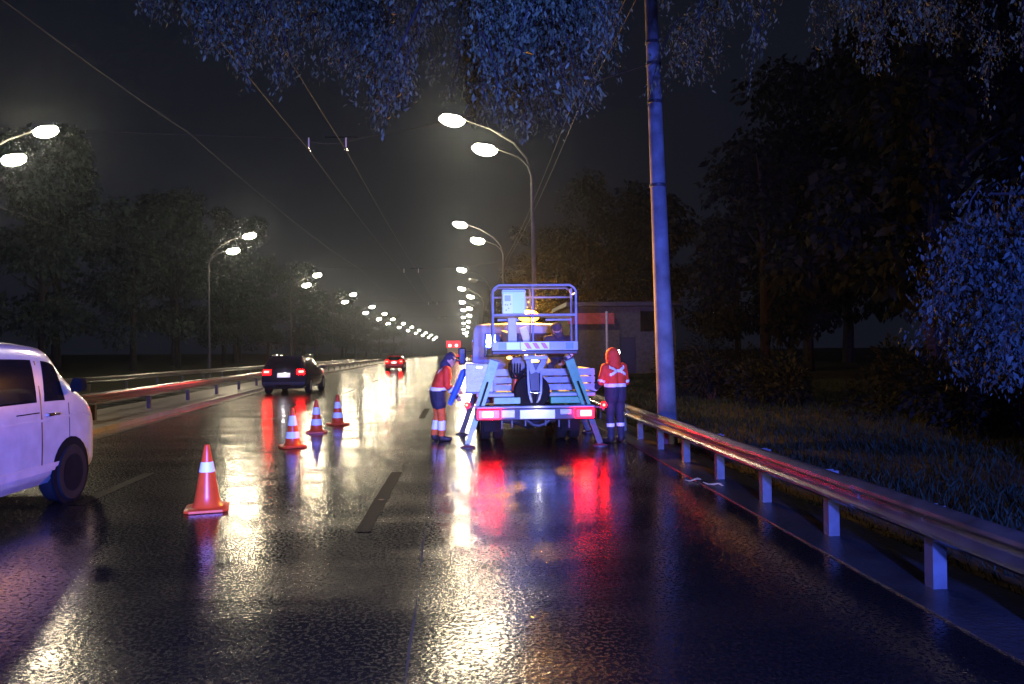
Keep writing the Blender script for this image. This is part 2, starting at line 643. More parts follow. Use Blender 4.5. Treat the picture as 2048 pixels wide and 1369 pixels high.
GB = 'dark dashes between the right lanes'
marking(-0.99, 7.25, 10.84, 0.15, 0.0, LANED, 'lane_dash', 'long black dash on the wet road left of the truck, nearest to us', GB)
marking(-1.14, 19.6, 23.1, 0.17, -0.01, LANED, 'lane_dash', 'short looking black dash on the road beside the left worker', GB)
marking(-1.36, 32.0, 35.5, 0.20, -0.01, LANED, 'lane_dash', 'far black dash up the road past the left worker', GB)
GL = 'dashes between the left lanes'
marking(-4.46, 8.9, 11.2, 0.16, -0.05, LANED, 'lane_dash', 'dark dash on the road just right of the white van', GL)
for i, (yy, lab) in enumerate([(20.5, 'white lane dash left of the row of cones'), (32.4, 'white lane dash right of the dark car'), (45.5, 'second white lane dash beyond the dark car'),
                               (58.0, 'third white lane dash beyond the dark car'), (70.5, 'white lane dash right beside the far red car')]):
    if i == 0:
        continue
    marking(-4.30 - 0.027 * yy, yy, yy + 3.6, 0.15, -0.027, LANEW, 'lane_dash', lab, GL)
b = MB()
pp = []
ysm = np.linspace(3.2, 26, 60)
for y in ysm:
    x = -0.26 - 0.018 * y + 0.006 * math.sin(y * 1.7) + 0.004 * math.sin(y * 5.3)
    w = 0.005 + 0.004 * math.sin(y * 3.1)
    pp += [(x - w, y, 0.0035), (x + w, y, 0.0035)]
b.add(pp, [(2 * i, 2 * i + 1, 2 * i + 3, 2 * i + 2) for i in range(len(ysm) - 1)])
tag(b.build('road_seam', TAR, smooth=False), 'thin dark seam running up the asphalt towards the left worker', 'road seam')
b = MB()
pp = []
ysm = np.linspace(6, 70, 50)
for y in ysm:
    x = kerbL(y) + 0.42
    w = 0.06
    pp += [(x - w, y, 0.003), (x + w, y, 0.003)]
b.add(pp, [(2 * i, 2 * i + 1, 2 * i + 3, 2 * i + 2) for i in range(len(ysm) - 1)])
tag(b.build('gutter_line', TAR, smooth=False), 'dark gutter line along the foot of the median kerb', 'gutter')


# ------------------------------------------------------------------ guardrails
def guardrail(label, fx, y0, y1, step, z_hi, z_lo, side, name='guardrail', panel=4.5, zb=0.0):
    """W-beam panels on posts; side = -1 faces -x, +1 faces +x"""
    t = thing(name, label, 'guardrail', (fx(y0), y0, zb))
    H = z_hi - z_lo
    prof = [(0.0, 1.0), (0.025, .955), (0.075, .84), (0.078, .74), (0.02, .58), (0.02, .44), (0.078, .28), (0.075, .18), (0.025, .055), (0.0, 0.0)]
    y = y0
    k = 0
    while y < y1 - 0.01:
        ye = min(y + panel, y1)
        b = MB()
        jz, jx = (random.random() - .5) * .016, (random.random() - .5) * .014
        rings = []
        for q, yy in enumerate(np.linspace(y, ye + 0.16, 4)):
            x = fx(yy) + (k % 2) * 0.006 * side + jx * (1 if q in (1, 2) else .3)
            outer = [(x + side * (a + .004), yy, z_lo + H * h + jz + zb) for a, h in prof]
            inner = [(x + side * (a - .004), yy, z_lo + H * h + jz + zb) for a, h in reversed(prof)]
            rings.append(outer + inner)
        b.loft(rings)
        b.build('beam_panel', GALV, t)
        y = ye
        k += 1
    y = y0 + step * .35
    while y < y1:
        x = fx(y)
        b = MB()
        lean = (random.random() - .5) * .02
        a, w = 0.10, 0.10
        for (xa, xb, ya, yb) in ((.012, .018, 0, w), (.018, .012 + a, 0, .008), (.018, .012 + a, w - .008, w)):
            b.box((x - side * xa if side < 0 else x - xb, y + ya, zb - 0.1), (x - side * xb if side < 0 else x - xa, y + yb, zb + z_hi - .03 + lean))
        po = b.build('post', GALVP, t, smooth=False)
        if y < 16 and side < 0:
            bo = MB().lathe([(.0, 0), (.016, 0), (.016, .012), (.009, .018), (0, .018)], (x + side * .024, y + w / 2, zb + (z_hi + z_lo) / 2), 8, 'x')
            bo.build('bolt', GALVP, po)
        y += step
    return t


guardrail('wet steel guardrail along the right shoulder in front of the grass', lambda y: 3.22 + 0.004 * y, 1.5, 26.0, 1.52, 0.62, 0.36, -1)
guardrail('steel guardrail on the median strip left of the traffic lanes', lambda y: railL(y), 10.0, 130.0, 4.0, 0.70, 0.38, 1, zb=0.11)
guardrail('far steel guardrail on the outer edge of the opposite carriageway', lambda y: -16.4 - 0.02 * min(y, 150), 14.0, 130.0, 4.0, 0.78, 0.46, 1)


# ------------------------------------------------------------------ street lamps
def lamp_head(t, x, z, sx, lens):
    b = MB()
    rings = []
    for u, w, h in ((-.50, .05, .05), (-.42, .10, .07), (-.15, .17, .10), (.25, .19, .10), (.45, .13, .07), (.50, .05, .03)):
        rings.append([(x + sx * u, w * math.cos(a), z + 0.07 + .14 * u + max(0, h * math.sin(a)) + 0.002 * math.sin(a)) for a in [2 * PI * k / 12 for k in range(12)]])
    b.loft(rings)
    hd = b.build('lamp_head', GREYP, t)
    b = MB()
    b.ell((x + sx * 0.05, 0, z + 0.012), (0.48, 0.22, 0.24), 12, 6, -1.0, 0.45)
    for i_, p_ in enumerate(b.v):
        b.v[i_] = (p_[0], p_[1], p_[2] + .14 * sx * (p_[0] - x))
    b.build('lens', lens, hd)


def lamp_post(side, lo=LENS):
    """side -1: arms reach towards -x"""
    t = thing('street_lamp', 'x', 'street lamp')
    MB().tube([(0, 0, -0.4), (0, 0, 0.9), (0, 0, 4.5), (0, 0, 8.3)], [.115, .105, .085, .07], 12).build('pole', STEELP, t)
    MB().lathe([(.19, -.2), (.19, .06), (.15, .10), (.125, .32), (.118, .34)], (0, 0, 0), 14).build('pole_base', STEELP, t)
    s = side
    MB().tube([(0, 0, 8.28), (s * .02, 0, 8.6), (s * .15, 0, 8.95), (s * .5, 0, 9.3), (s * 1.32, 0, 9.60)], [.06, .055, .045, .035, .03], 8).build('arm', STEELP, t)
    MB().tube([(s * .06, 0, 8.75), (s * .2, 0, 9.25), (s * .7, 0, 9.85), (s * 1.6, 0, 10.4), (s * 2.56, 0, 10.74)], [.045, .045, .04, .035, .03], 8).build('arm', STEELP, t)
    lamp_head(t, s * 1.78, 9.58, s, lo)
    lamp_head(t, s * 3.02, 10.72, s, LENS)
    return t


words = ['nearest', 'second', 'third', 'fourth', 'fifth', 'sixth', 'seventh', 'eighth', 'ninth', 'tenth', 'eleventh', 'twelfth', 'thirteenth', 'fourteenth']
pr = lamp_post(-1)
RY = [29, 53, 82, 106, 134, 160, 192, 232, 290, 350]
for i, y in enumerate(RY):
    if i == 2:
        o = lamp_post(-1, LENSOFF)
    else:
        o = pr if i == 0 else copy_tree(pr)
    o.location = (2.74, y, 0.0)
    o.rotation_euler = (0, rad(-0.5) if i == 0 else rad(random.uniform(-.6, .4)), 0)
    lab = f'{words[i]} double street lamp of the right row, behind the lift truck' if i else 'nearest right street lamp, its pole rising just behind the lift basket'
    if i == 2:
        lab = 'third street lamp of the right row, with only its upper lamp lit'
    tag(o, lab, 'street lamp', 'street lamps along the right side')
pl = lamp_post(1)
LYX = [(31, -19.75), (58, -19.3), (87, -19.8), (115, -20.0), (146, -20.9), (172, -21.3), (200, -22.0), (230, -21.8), (262, -21.4), (296, -21.0), (335, -20.4), (380, -20.0), (430, -19.5)]
for i, (y, x) in enumerate(LYX):
    o = pl if i == 0 else copy_tree(pl)
    o.location = (x, y, 0.0)
    o.rotation_euler = (0, rad(random.uniform(-.4, .4)), 0)
    lab = f'{words[i]} double street lamp of the left row beyond the median' if i else 'nearest left street lamp, only its two lamps showing above the white van'
    tag(o, lab, 'street lamp', 'street lamps along the left side')


# ------------------------------------------------------------------ concrete catenary pole and overhead wires
t = thing('concrete_pole', 'tall tapered concrete pole behind the right guardrail, lit blue', 'pole', (3.68, 13.5, 0))
lean = -0.026
MB().tube([(3.68 + lean * z, 13.5, z) for z in (-0.4, 0.6, 3, 5.2, 8, 11)], [.175, .172, .152, .135, .115, .095], 24).build('shaft', POLEC, t)
for z in (4.72, 6.25, 6.95, 7.35):
    r = .172 - (z - .6) * .0074 + .006
    MB().lathe([(r, -.03), (r + .006, -.025), (r + .006, .025), (r, .03)], (3.68 + lean * z, 13.5, z), 24).build('steel_band', DGREY, t)
t2 = thing('roadside_pole', 'thin pale sign pole in front of the grey building', 'pole', (6.3, 33.0, 0.2))
MB().tube([(6.3, 33, -.2), (6.3, 33, 3.4)], .05, 8).build('tube', GREYP, t2)
MB().lathe([(.06, 0), (.06, .06), (0, .08)], (6.3, 33, 3.4), 8).build('cap', GREYP, t2)


def wire(pts, r, label, name='overhead_wire', sag=0.0, n=14):
    path = []
    for a, c in zip(pts[:-1], pts[1:]):
        a, c = Vector(a), Vector(c)
        for k in range(n):
            u = k / n
            p = a.lerp(c, u)
            p.z -= sag * 4 * u * (1 - u)
            path.append(p)
    path.append(Vector(pts[-1]))
    b = MB().tube(path, r * .75, 5)
    return tag(b.build(name, WIREM, org=tuple(pts[0])), label, 'wire', 'overhead wires')


SP = [2, 16.5, 42, 70, 98, 126, 154, 190]
wire([(-3.35, y, 6.15) for y in SP], .011, 'left wire of the near trolley pair above the middle lane', sag=.10)
wire([(-2.55, y, 6.15) for y in SP], .011, 'right wire of the near trolley pair above the middle lane', sag=.10)
wire([(-5.9, y, 6.5) for y in SP], .009, 'outer feeder wire above the left lane, crossing the upper left sky', sag=.2)
wire([(2.35, y, 7.0) for y in SP], .010, 'lower feeder cable above the right lane', sag=.25)
wire([(2.62, y, 7.2) for y in SP], .010, 'upper feeder cable above the right lane', sag=.22)
wire([(-13.6, y, 6.2) for y in SP[1:]], .009, 'trolley wire above the opposite carriageway', sag=.12)
for i, y in enumerate(SP[1:5]):
    lab = ['nearest', 'second', 'third', 'fourth'][i]
    wire([(3.4 if i == 0 else 2.7, y if i else 13.5, 6.95), (-2.2, y, 6.42), (-3.6, y, 6.40), (-19.6, y, 7.2)], .008, f'{lab} span wire slung across the road between the poles', 'span_wire', sag=.12)
    for x in (-3.35, -2.55):
        h = thing('wire_hanger', f'{"left" if x < -3 else "right"} trolley wire hanger on the {lab} span wire', 'hanger', (x, y, 6.42), 'trolley wire hangers')
        MB().tube([(x, y, 6.41), (x, y, 6.16)], .014, 6).build('insulator', GREYP, h)
        MB().box((x - .02, y - .16, 6.145), (x + .02, y + .16, 6.175), .006).build('clamp', CHROME, h)
    bar = MB().tube([(-3.0, y, 6.43), (-2.3, y, 6.43)], .018, 6).build('spreader_bar', CHROME, org=(-3, y, 6.43))
    tag(bar, f'pale spreader bar on the {lab} span wire above the road', 'bar', 'spreader bars')


# ------------------------------------------------------------------ traffic cones
def cone(label, loc, bands, h=0.72, rz=0.0, s=1.0):
    t = thing('traffic_cone', label, 'traffic cone', (0, 0, 0), 'traffic cones in the lane')
    b = MB()
    # eight-sided foot with rounded corners
    def foot(hw, c, z):
        return [(hw, -hw + c, z), (hw, hw - c, z), (hw - c, hw, z), (-hw + c, hw, z), (-hw, hw - c, z), (-hw, -hw + c, z), (-hw + c, -hw, z), (hw - c, -hw, z)]
    b.loft([foot(.21, .05, 0.0), foot(.225, .055, .008), foot(.225, .055, .032), foot(.205, .05, .045)])
    b.build('base', ORANGE, t)

    def R(z):
        return .145 + (.028 - .145) * (z - .04) / (h - .04)
    prof = [(.165, .044), (.158, .055), (R(.075), .08)]
    for k in range(1, 9):
        z = .08 + (h - .1) * k / 8
        prof.append((R(z), z))
    prof += [(.026, h - .004), (.016, h), (.0, h)]
    MB().lathe(prof, (0, 0, 0), 28).build('cone_body', ORANGE, t)
    for a, c in bands:
        MB().lathe([(R(a) + .0005, a), (R(a) + .004, a + .003), (R(c) + .004, c - .003), (R(c) + .0005, c)], (0, 0, 0), 28).build('reflective_collar', TAPE, t)
    t.location = loc
    t.rotation_euler = (0, 0, rz)
    t.scale = (s, s, s)
    return t


cone('nearest orange traffic cone, with a single white collar near its tip', (-2.85, 8.48, 0), [(.42, .53)], rz=.25)
cone('first of the three far cones, double white collars and pale tip, left of the gap', (-3.17, 14.0, 0), [(.17, .29), (.40, .58)], rz=.5)
cone('middle of the three far striped cones', (-3.23, 16.51, 0), [(.17, .30), (.40, .55)], rz=.1)
cone('farthest striped traffic cone, rightmost of the row', (-3.07, 18.29, 0), [(.17, .30), (.40, .55)], rz=.7)

# ------------------------------------------------------------------ litter on the shoulder
for lab, x, y, a, l in (('curled dead twig by the guardrail post', 2.95, 9.6, .5, .16), ('dead leaf stalk on the shoulder right of the curled twig', 3.1, 9.25, -.6, .14)):
    b = MB()
    b.tube([(x + l * math.cos(a) * u, y + l * math.sin(a) * u, .02 + .015 * math.sin(u * 5)) for u in (-1, -.5, 0, .4, .8, 1)], [.004, .01, .013, .011, .008, .003], 6)
    b.tube([(x, y, .025), (x + .05, y - .03, .035), (x + .09, y - .02, .03)], [.008, .007, .002], 5)
    tag(b.build('dead_twig', STRAW, org=(x, y, 0)), lab, 'twig', 'litter on the shoulder')
b = MB().loft([[(-.98 + .035 * math.cos(a) * q, 8.75 + .02 * math.sin(a) * q, .008 + .01 * q) for a in [k * PI / 4 for k in range(8)]] for q in (.3, 1, .6)])
tag(b.build('fallen_leaf', STRAW, org=(-.98, 8.75, 0)), 'small yellow leaf lying on the long black dash', 'leaf')


# ------------------------------------------------------------------ vehicle shells
class Shell:
    """grid of half sections G[k][j] = (half width, y, z), mirrored about x = cx; the last level is the centre line of the top"""

    def __init__(self, G, cx):
        self.cx, self.K, self.J = cx, len(G), len(G[0])
        A = np.array(G, float)
        self.m = 4
        A = self.fine(A, 0)
        A = self.fine(A, 1)
        self.A = A

    def fine(self, A, ax):
        """monotone cubic refinement along one grid direction"""
        A = np.moveaxis(A, ax, 0)
        d = np.diff(A, axis=0)
        s = np.zeros_like(A)
        s[0], s[-1] = d[0], d[-1]
        p, q = d[:-1], d[1:]
        with np.errstate(all='ignore'):
            hm = np.where(p * q > 0, 2 * p * q / (p + q), 0.0)
        s[1:-1] = np.nan_to_num(hm)
        out = []
        for i in range(len(A) - 1):
            for k in range(self.m):
                t = k / self.m
                out.append((2 * t ** 3 - 3 * t ** 2 + 1) * A[i] + (t ** 3 - 2 * t ** 2 + t) * s[i] + (-2 * t ** 3 + 3 * t ** 2) * A[i + 1] + (t ** 3 - t ** 2) * s[i + 1])
        out.append(A[-1])
        return np.moveaxis(np.array(out), 0, ax)

    def pt(self, k, j, s):
        A = self.A
        k, j = k * self.m, j * self.m
        k0, j0 = min(int(k), A.shape[0] - 2), min(int(j), A.shape[1] - 2)
        u, v = k - k0, j - j0
        p = A[k0, j0] * (1 - u) * (1 - v) + A[k0 + 1, j0] * u * (1 - v) + A[k0, j0 + 1] * (1 - u) * v + A[k0 + 1, j0 + 1] * u * v
        return Vector((self.cx + s * p[0], p[1], p[2]))

    def body(self):
        b = MB()
        K, J = self.A.shape[:2]
        ring = []
        for k in range(K):
            ring.append([self.pt(k / self.m, j / self.m, 1) for j in range(J)] + [self.pt(k / self.m, j / self.m, -1) for j in range(J - 2, -1, -1)])
        b.loft(ring, True, False)
        for k in (0, K - 1):
            n = 2 * J - 1
            fs = []
            for j in range(J - 2):
                fs.append((j, j + 1, n - 2 - j, n - 1 - j))
            fs.append((J - 2, J - 1, J))
            if k == 0:
                fs = [f[::-1] for f in fs]
            b.add(ring[k], [f[::-1] for f in fs])
        return b

    def patch(self, fn, nu, nv, off, nrm):
        """raised panel over a parametric piece of the shell, with its rim turned in"""
        b = MB()
        P = [[fn(i / nu, j / nv) for j in range(nv + 1)] for i in range(nu + 1)]
        top = []
        for i in range(nu + 1):
            for j in range(nv + 1):
                du = P[min(i + 1, nu)][j] - P[max(i - 1, 0)][j]
                dv = P[i][min(j + 1, nv)] - P[i][max(j - 1, 0)]
                n = du.cross(dv).normalized()
                if n.dot(Vector(nrm)) < 0:
                    n = -n
                top.append(P[i][j] + n * off)
        fs = [(i * (nv + 1) + j, (i + 1) * (nv + 1) + j, (i + 1) * (nv + 1) + j + 1, i * (nv + 1) + j + 1) for i in range(nu) for j in range(nv)]
        b.add(top, fs)
        edge = [(i, 0) for i in range(nu + 1)] + [(nu, j) for j in range(1, nv + 1)] + [(i, nv) for i in range(nu - 1, -1, -1)] + [(0, j) for j in range(nv - 1, 0, -1)]
        hi = [top[i * (nv + 1) + j] for i, j in edge]
        lo = [P[i][j] - (top[i * (nv + 1) + j] - P[i][j]) for i, j in edge]
        m = len(edge)
        b.add(hi + lo, [(q, (q + 1) % m, m + (q + 1) % m, m + q) for q in range(m)])
        return b

    def side(self, k0, k1, j0, j1, s, off=.006, k0t=None, k1t=None):
        k0t = k0 if k0t is None else k0t
        k1t = k1 if k1t is None else k1t
        return self.patch(lambda u, v: self.pt((k0 + (k0t - k0) * v) * (1 - u) + (k1 + (k1t - k1) * v) * u, j0 + (j1 - j0) * v, s), 8, 4, off, (s, 0, 0))

    def cap(self, end, j0, j1, s0, s1, off=.006):
        k = 0 if end < 0 else self.K - 1

        def fn(u, v):
            j = j0 + (j1 - j0) * v
            a, c = self.pt(k, j, -1), self.pt(k, j, 1)
            return a.lerp(c, (s0 + (s1 - s0) * u + 1) / 2)
        return self.patch(fn, 8, 4, off, (0, end, 0))

    def top(self, k0, k1, s0, s1, j, off=.006):
        def fn(u, v):
            k = k0 + (k1 - k0) * v
            s = s0 + (s1 - s0) * u
            a = self.pt(k, j, 1 if s >= 0 else -1)
            c = self.pt(k, self.J - 1, 1)
            return c.lerp(a, abs(s))
        return self.patch(fn, 8, 6, off, (0, .3, 1))


def wheel(t, x, y, r, w, side, hub=RIM):
    ty = MB().lathe([(r * .62, -w / 2), (r * .93, -w / 2), (r, -w / 2 + .03), (r, w / 2 - .03), (r * .93, w / 2), (r * .62, w / 2)], (x, y, r), 28, 'x').build('wheel', RUBBER, t)
    MB().lathe([(.02, side * (w / 2 - .05)), (r * .2, side * (w / 2 - .01)), (r * .25, side * (w / 2 - .05)), (r * .5, side * (w / 2 - .06)), (r * .62, side * (w / 2 - .01)), (r * .65, side * (w / 2 + .004))], (x, y, r), 24, 'x').build('rim', hub, ty)
    return ty


def van_grid(yf):
    """panel van with its nose at y = yf"""
    st = [(-4.95, 1.86, .94, 0), (-4.86, 1.90, .955, 0), (-3.4, 1.93, .96, 0), (-2.0, 1.92, .96, 0), (-1.28, 1.87, .955, 0), (-.92, 1.57, .95, 0), (-.56, 1.24, .93, 0.0), (-.22, 1.06, .87, .06), (0.0, .92, .72, .16)]
    G = []
    for dy, zr, w, low in st:
        belt = min(1.16, zr - .06) - low
        g = []
        rise = zr - belt
        for j, (z, ww, lean) in enumerate(((.27, .90, 0), (.42, .99, 0), (.80, 1.0, 0), (belt, .985, 0), (belt + rise * .70, .90 if rise > .3 else .95, .06), (belt + rise * .90, .80 if rise > .3 else .88, .09), (zr, 0, .10))):
            yy = yf + dy + (lean if dy < -4.9 else 0)
            g.append((w * ww, yy, min(z, belt) if j < 3 else z))
        G.append(g)
    return G


def van(name, label, cx, yf, cat='van', hub=None):
    t = thing(name, label, cat, (cx, yf - 2.5, 0))
    sh = Shell(van_grid(yf), cx)
    sh.body().build('body', WHITE, t)
    for s in (1, -1):
        sh.side(3.72, 4.62, 3.12, 3.93, s, .006, 3.80, 4.34).build('front_door_window', GLASS, t)
        sh.side(2.35, 3.42, 3.12, 3.93, s, .006).build('side_window', GLASS, t)
        sh.side(.85, 2.15, 3.12, 3.93, s, .006).build('side_window', GLASS, t)
        sh.side(3.68, 4.70, 3.08, 3.97, s, .003, 3.76, 4.38).build('window_seal', ARCH, t)
        sh.side(2.31, 3.46, 3.08, 3.97, s, .003).build('window_seal', ARCH, t)
        sh.side(4.90, 4.93, 1.3, 3.0, s, .004).build('door_seam', BLACK, t)
        sh.side(2.22, 2.245, 1.1, 3.95, s, .004).build('door_seam', BLACK, t)
        sh.side(3.0, 3.5, 2.80, 2.83, s, .006).build('sliding_rail', ARCH, t)
        sh.side(3.55, 3.58, 1.1, 3.95, s, .004).build('door_seam', BLACK, t)
        sh.side(1.2, 6.1, 1.0, 1.28, s, .014).build('sill_trim', GREYP, t)
        sh.side(1.2, 6.6, 2.52, 2.6, s, .008).build('swage_line', WHITE, t)
        dh = sh.pt(3.75, 2.72, s)
        MB().box((dh.x - .02, dh.y, dh.z - .018), (dh.x + .03, dh.y + .22, dh.z + .018), .01).build('door_handle', CHROME, t)
        m = sh.pt(5.0, 3.3, s)
        MB().loft([[(m.x + s * (.05 + a), m.y + .05 * c, m.z + .09 + d) for a, d in ((0, -.07), (.11, -.06), (.13, 0), (.11, .09), (.02, .10), (-.02, 0))] for c in (-.5, .3, 1.5)] if s > 0 else
                  [[(m.x + s * (.05 + a), m.y + .05 * c, m.z + .09 + d) for a, d in reversed(((0, -.07), (.11, -.06), (.13, 0), (.11, .09), (.02, .10), (-.02, 0)))] for c in (-.5, .3, 1.5)]).build('door_mirror', ARCH, t)
        for yy in (yf - .92, yf - 3.95):
            MB().lathe([(.0, -.02), (.40, -.02), (.40, .012), (.36, .016), (.0, .016)], (cx + s * .945, yy, .36), 24, 'x').build('wheel_arch', ARCH, t)
            wheel(t, cx + s * .86, yy, .335, .24, s, hub or ARCH)
    sh.top(4.06, 5.9, -.92, .92, 5).build('windscreen', GLASS, t)
    sh.cap(1, 0.1, .9, -.95, .95).build('front_bumper', BLACK, t)
    sh.cap(-1, 3.2, 4.0, -.8, .8).build('rear_window', GLASS, t)
    return t, sh


van('white_van', 'white van passing at the left edge, cut off by the frame', -5.63, 10.15)


def car_grid(y0, L, W_, H, belt, hatch, hood, zb=.24):
    """rear at y0; hatch = forward run of the rear window"""
    st = [(0, H, .93, 1), (.10, H, .97, 1), (L * .3, H + .02, 1, 1), (L * .50, H, 1, 1), (L * .62, H * .86, 1, .4), (L * .73, belt + .05, .985, 0), (L * .92, hood, .92, 0), (L, hood - .15, .74, 0)]
    G = []
    for i, (dy, zr, w, up) in enumerate(st):
        b_ = min(belt, zr - .03)
        rise = zr - b_
        g = []
        for j, (z, ww) in enumerate(((zb, .88), (.42, .985), (.66, 1.0), (b_, .97), (b_ + rise * .78, .78 if rise > .25 else .93), (b_ + rise * .93, .70 if rise > .25 else .86), (zr, 0))):
            lean = 0
            if i < 2:
                lean = [0.10, 0.0, 0.02, 0.10, hatch * .8, hatch, hatch + .06][j]
            g.append((W_ / 2 * w * ww, y0 + dy + lean, min(z, b_) if j < 3 else z))
        G.append(g)
    # keep stations ordered where the hatch leans over the second one
    for j in range(4, 7):
        G[1][j] = (G[1][j][0], max(G[1][j][1], G[0][j][1] + .08), G[1][j][2])
    return G


def car(name, label, cx, y0, L, W_, H, belt, hatch, hood, paint, lamp_z, hot, plate=True, rails=False, cat='car'):
    t = thing(name, label, cat, (cx, y0 + L / 2, 0))
    sh = Shell(car_grid(y0, L, W_, H, belt, hatch, hood), cx)
    sh.body().build('body', paint, t)
    sh.cap(-1, 3.15, 3.98, -.80, .80, .008).build('rear_window', GLASS, t)
    for s in (1, -1):
        sh.side(1.25, 3.3, 3.12, 3.9, s, .006).build('side_window', GLASS, t)
        sh.side(3.4, 4.6, 3.12, 3.9, s, .006, 3.4, 4.2).build('side_window', GLASS, t)
        a, c = (.62, .97) if s > 0 else (-.97, -.62)
        tl = sh.cap(-1, lamp_z[0], lamp_z[1], a, c, .02).build('tail_lamp', TAIL, t)
        a, c = (.70, .94) if s > 0 else (-.94, -.70)
        zz = (lamp_z[0] * .6 + lamp_z[1] * .4, lamp_z[0] * .2 + lamp_z[1] * .8)
        sh.cap(-1, zz[0], zz[1], a, c, .03).build('bulb', hot, tl)
        a, c = (.66, .90) if s > 0 else (-.90, -.66)
        sh.cap(-1, .55, .75, a, c, .012).build('bumper_reflector', TAILOFF, t)
        m = sh.pt(4.6, 3.15, s)
        MB().ell((m.x + s * .10, m.y, m.z + .06), (.13, .07, .085), 10, 6).build('door_mirror', paint, t)
        for yy in (y0 + L * .2, y0 + L * .82):
            wheel(t, cx + s * (W_ / 2 - .12), yy, .35, .23, s)
        if rails:
            MB().tube([(cx + s * W_ * .33, y0 + .75, H - .02), (cx + s * W_ * .345, y0 + .95, H + .05), (cx + s * W_ * .35, y0 + 2.6, H + .05), (cx + s * W_ * .34, y0 + 2.8, H - .04)], .022, 8).build('roof_rail', CHROME, t)
    pp = sh.cap(-1, 2.2, 2.72, -.30, .30, .016)
    pp.build('number_plate', PLATE, t)
    sh.cap(-1, .3, 1.5, -.97, .97, .03).build('rear_bumper', BLACK if paint is DARKPAINT else paint, t)
    sh.cap(-1, .7, 1.0, -.35, .35, .036).build('bumper_chrome', CHROME, t)
    MB().box((cx - W_ * .36, y0 + hatch - .02, H - .03), (cx + W_ * .36, y0 + hatch + .22, H + .015), .012).build('roof_spoiler', paint, t)
    return t


car('dark_car', 'dark estate car with roof rails driving away beside the median', -7.75, 32.6, 4.7, 1.96, 1.62, 1.02, .55, .98, DARKPAINT, (2.55, 3.05), TAILHOT, rails=True)
car('red_car', 'red car driving away far up the left lane', -7.05, 75.0, 4.3, 1.85, 1.48, .95, .5, .92, REDPAINT, (2.45, 3.1), TAILHOT)



def plate_lamp(par, x, y, z, e):
    ld = bpy.data.lights.new('plate_lamp_light', 'POINT')
    ld.energy = e
    ld.color = (1.0, .93, .95)
    ld.shadow_soft_size = .02
    lo = bpy.data.objects.new('plate_lamp_light', ld)
    COL.objects.link(lo)
    lo.parent = par
    lo.location = Vector((x, y, z)) - Vector(par.location)


plate_lamp(bpy.data.objects['dark_car'], -7.75, 32.48, 1.02, 5)
plate_lamp(bpy.data.objects['red_car'], -7.05, 74.85, 1.0, 12)

# far truck; the red glow round its rear lamps is an added glowing panel
t = thing('distant_truck', 'distant truck with two pale lamps on a panel added for their red glow', 'truck', (-2.3, 150, 0))
MB().box((-3.5, 150, .9), (-1.1, 155, 3.2), .06).build('box_body', GREYP, t)
MB().box((-3.5, 155.2, .6), (-1.1, 157.4, 2.5), .15).build('cab', GREYP, t)
bo = MB().box((-3.7, 149.9, 2.75), (-0.9, 149.97, 4.1), .02).build('glow_panel', REDGLOW, t)
for x in (-3.0, -1.7):
    MB().lathe([(.28, 0), (.26, .06), (0, .08)], (x, 149.9, 3.15), 14, 'y').build('rear_lamp', PINKLAMP, bo)
MB().box((-3.4, 150, .5), (-1.2, 157, .9), .03).build('chassis', DGREY, t)
for x in (-3.3, -1.3):
    for y in (151.5, 156.3):
        wheel(t, x, y, .45, .28, 1 if x > -2 else -1)
    MB().box((x - .15, 149.92, 1.0), (x + .15, 149.99, 1.2), .02).build('tail_lamp', TAIL, t)

# ------------------------------------------------------------------ aerial lift truck
CX = 1.24
T = thing('lift_truck', 'white and green aerial lift truck with basket and outriggers, parked on the road', 'truck', (CX, 15.5, 0))
# cab
cg = []
for y, zr, w, rake in ((16.0, 2.30, .975, 0), (16.08, 2.33, .985, 0), (17.3, 2.33, .985, 0), (17.5, 2.28, .98, 0), (18.15, 1.48, .97, 0), (18.7, 1.20, .90, 0), (18.85, 1.05, .80, 0)):
    belt = min(1.50, zr - .06)
    rise = zr - belt
    cg.append([(w * .97, y, .62), (w, y, .75), (w, y, 1.1), (w * .99, y, belt), (w * .95, y, belt + rise * .80), (w * .87, y, belt + rise * .96), (0, y, zr)])
cab = Shell(cg, 1.13)
cb = cab.body().build('cab', TRUCKW, T)
cab.cap(-1, 3.22, 3.86, -.72, .72, .010).build('rear_window', GLASS, cb)
cab.cap(-1, 3.16, 3.92, -.76, .76, .005).build('window_seal', BLACK, cb)
cab.cap(-1, 2.2, 2.3, -.9, .9, .012).build('cab_rib', TRUCKW, cb)
cab.cap(-1, 2.75, 2.85, -.9, .9, .012).build('cab_rib', TRUCKW, cb)
cab.top(3.1, 3.95, -.9, .9, 5).build('windscreen', GLASS, cb)
for s in (1, -1):
    cab.side(1.6, 3.4, 3.1, 3.85, s, .006, 1.6, 3.05).build('door_window', GLASS, cb)
    cab.side(1.4, 1.44, .3, 3.9, s, .005).build('door_seam', BLACK, cb)
x0 = 1.13 - .98
for sx, xm in ((-1, .15), (1, 2.11)):
    m = MB()
    m.box((xm + sx * .22 - .09, 17.42, 1.42), (xm + sx * .22 + .09, 17.5, 1.82), .03)
    mo = m.build('side_mirror', BLACK, cb)
    b = MB()
    b.tube([(xm, 17.55, 1.50), (xm + sx * .22, 17.50, 1.50)], .014, 6)
    b.tube([(xm, 17.55, 1.72), (xm + sx * .22, 17.50, 1.72)], .014, 6)
    b.build('mirror_arm', BLACK, mo)
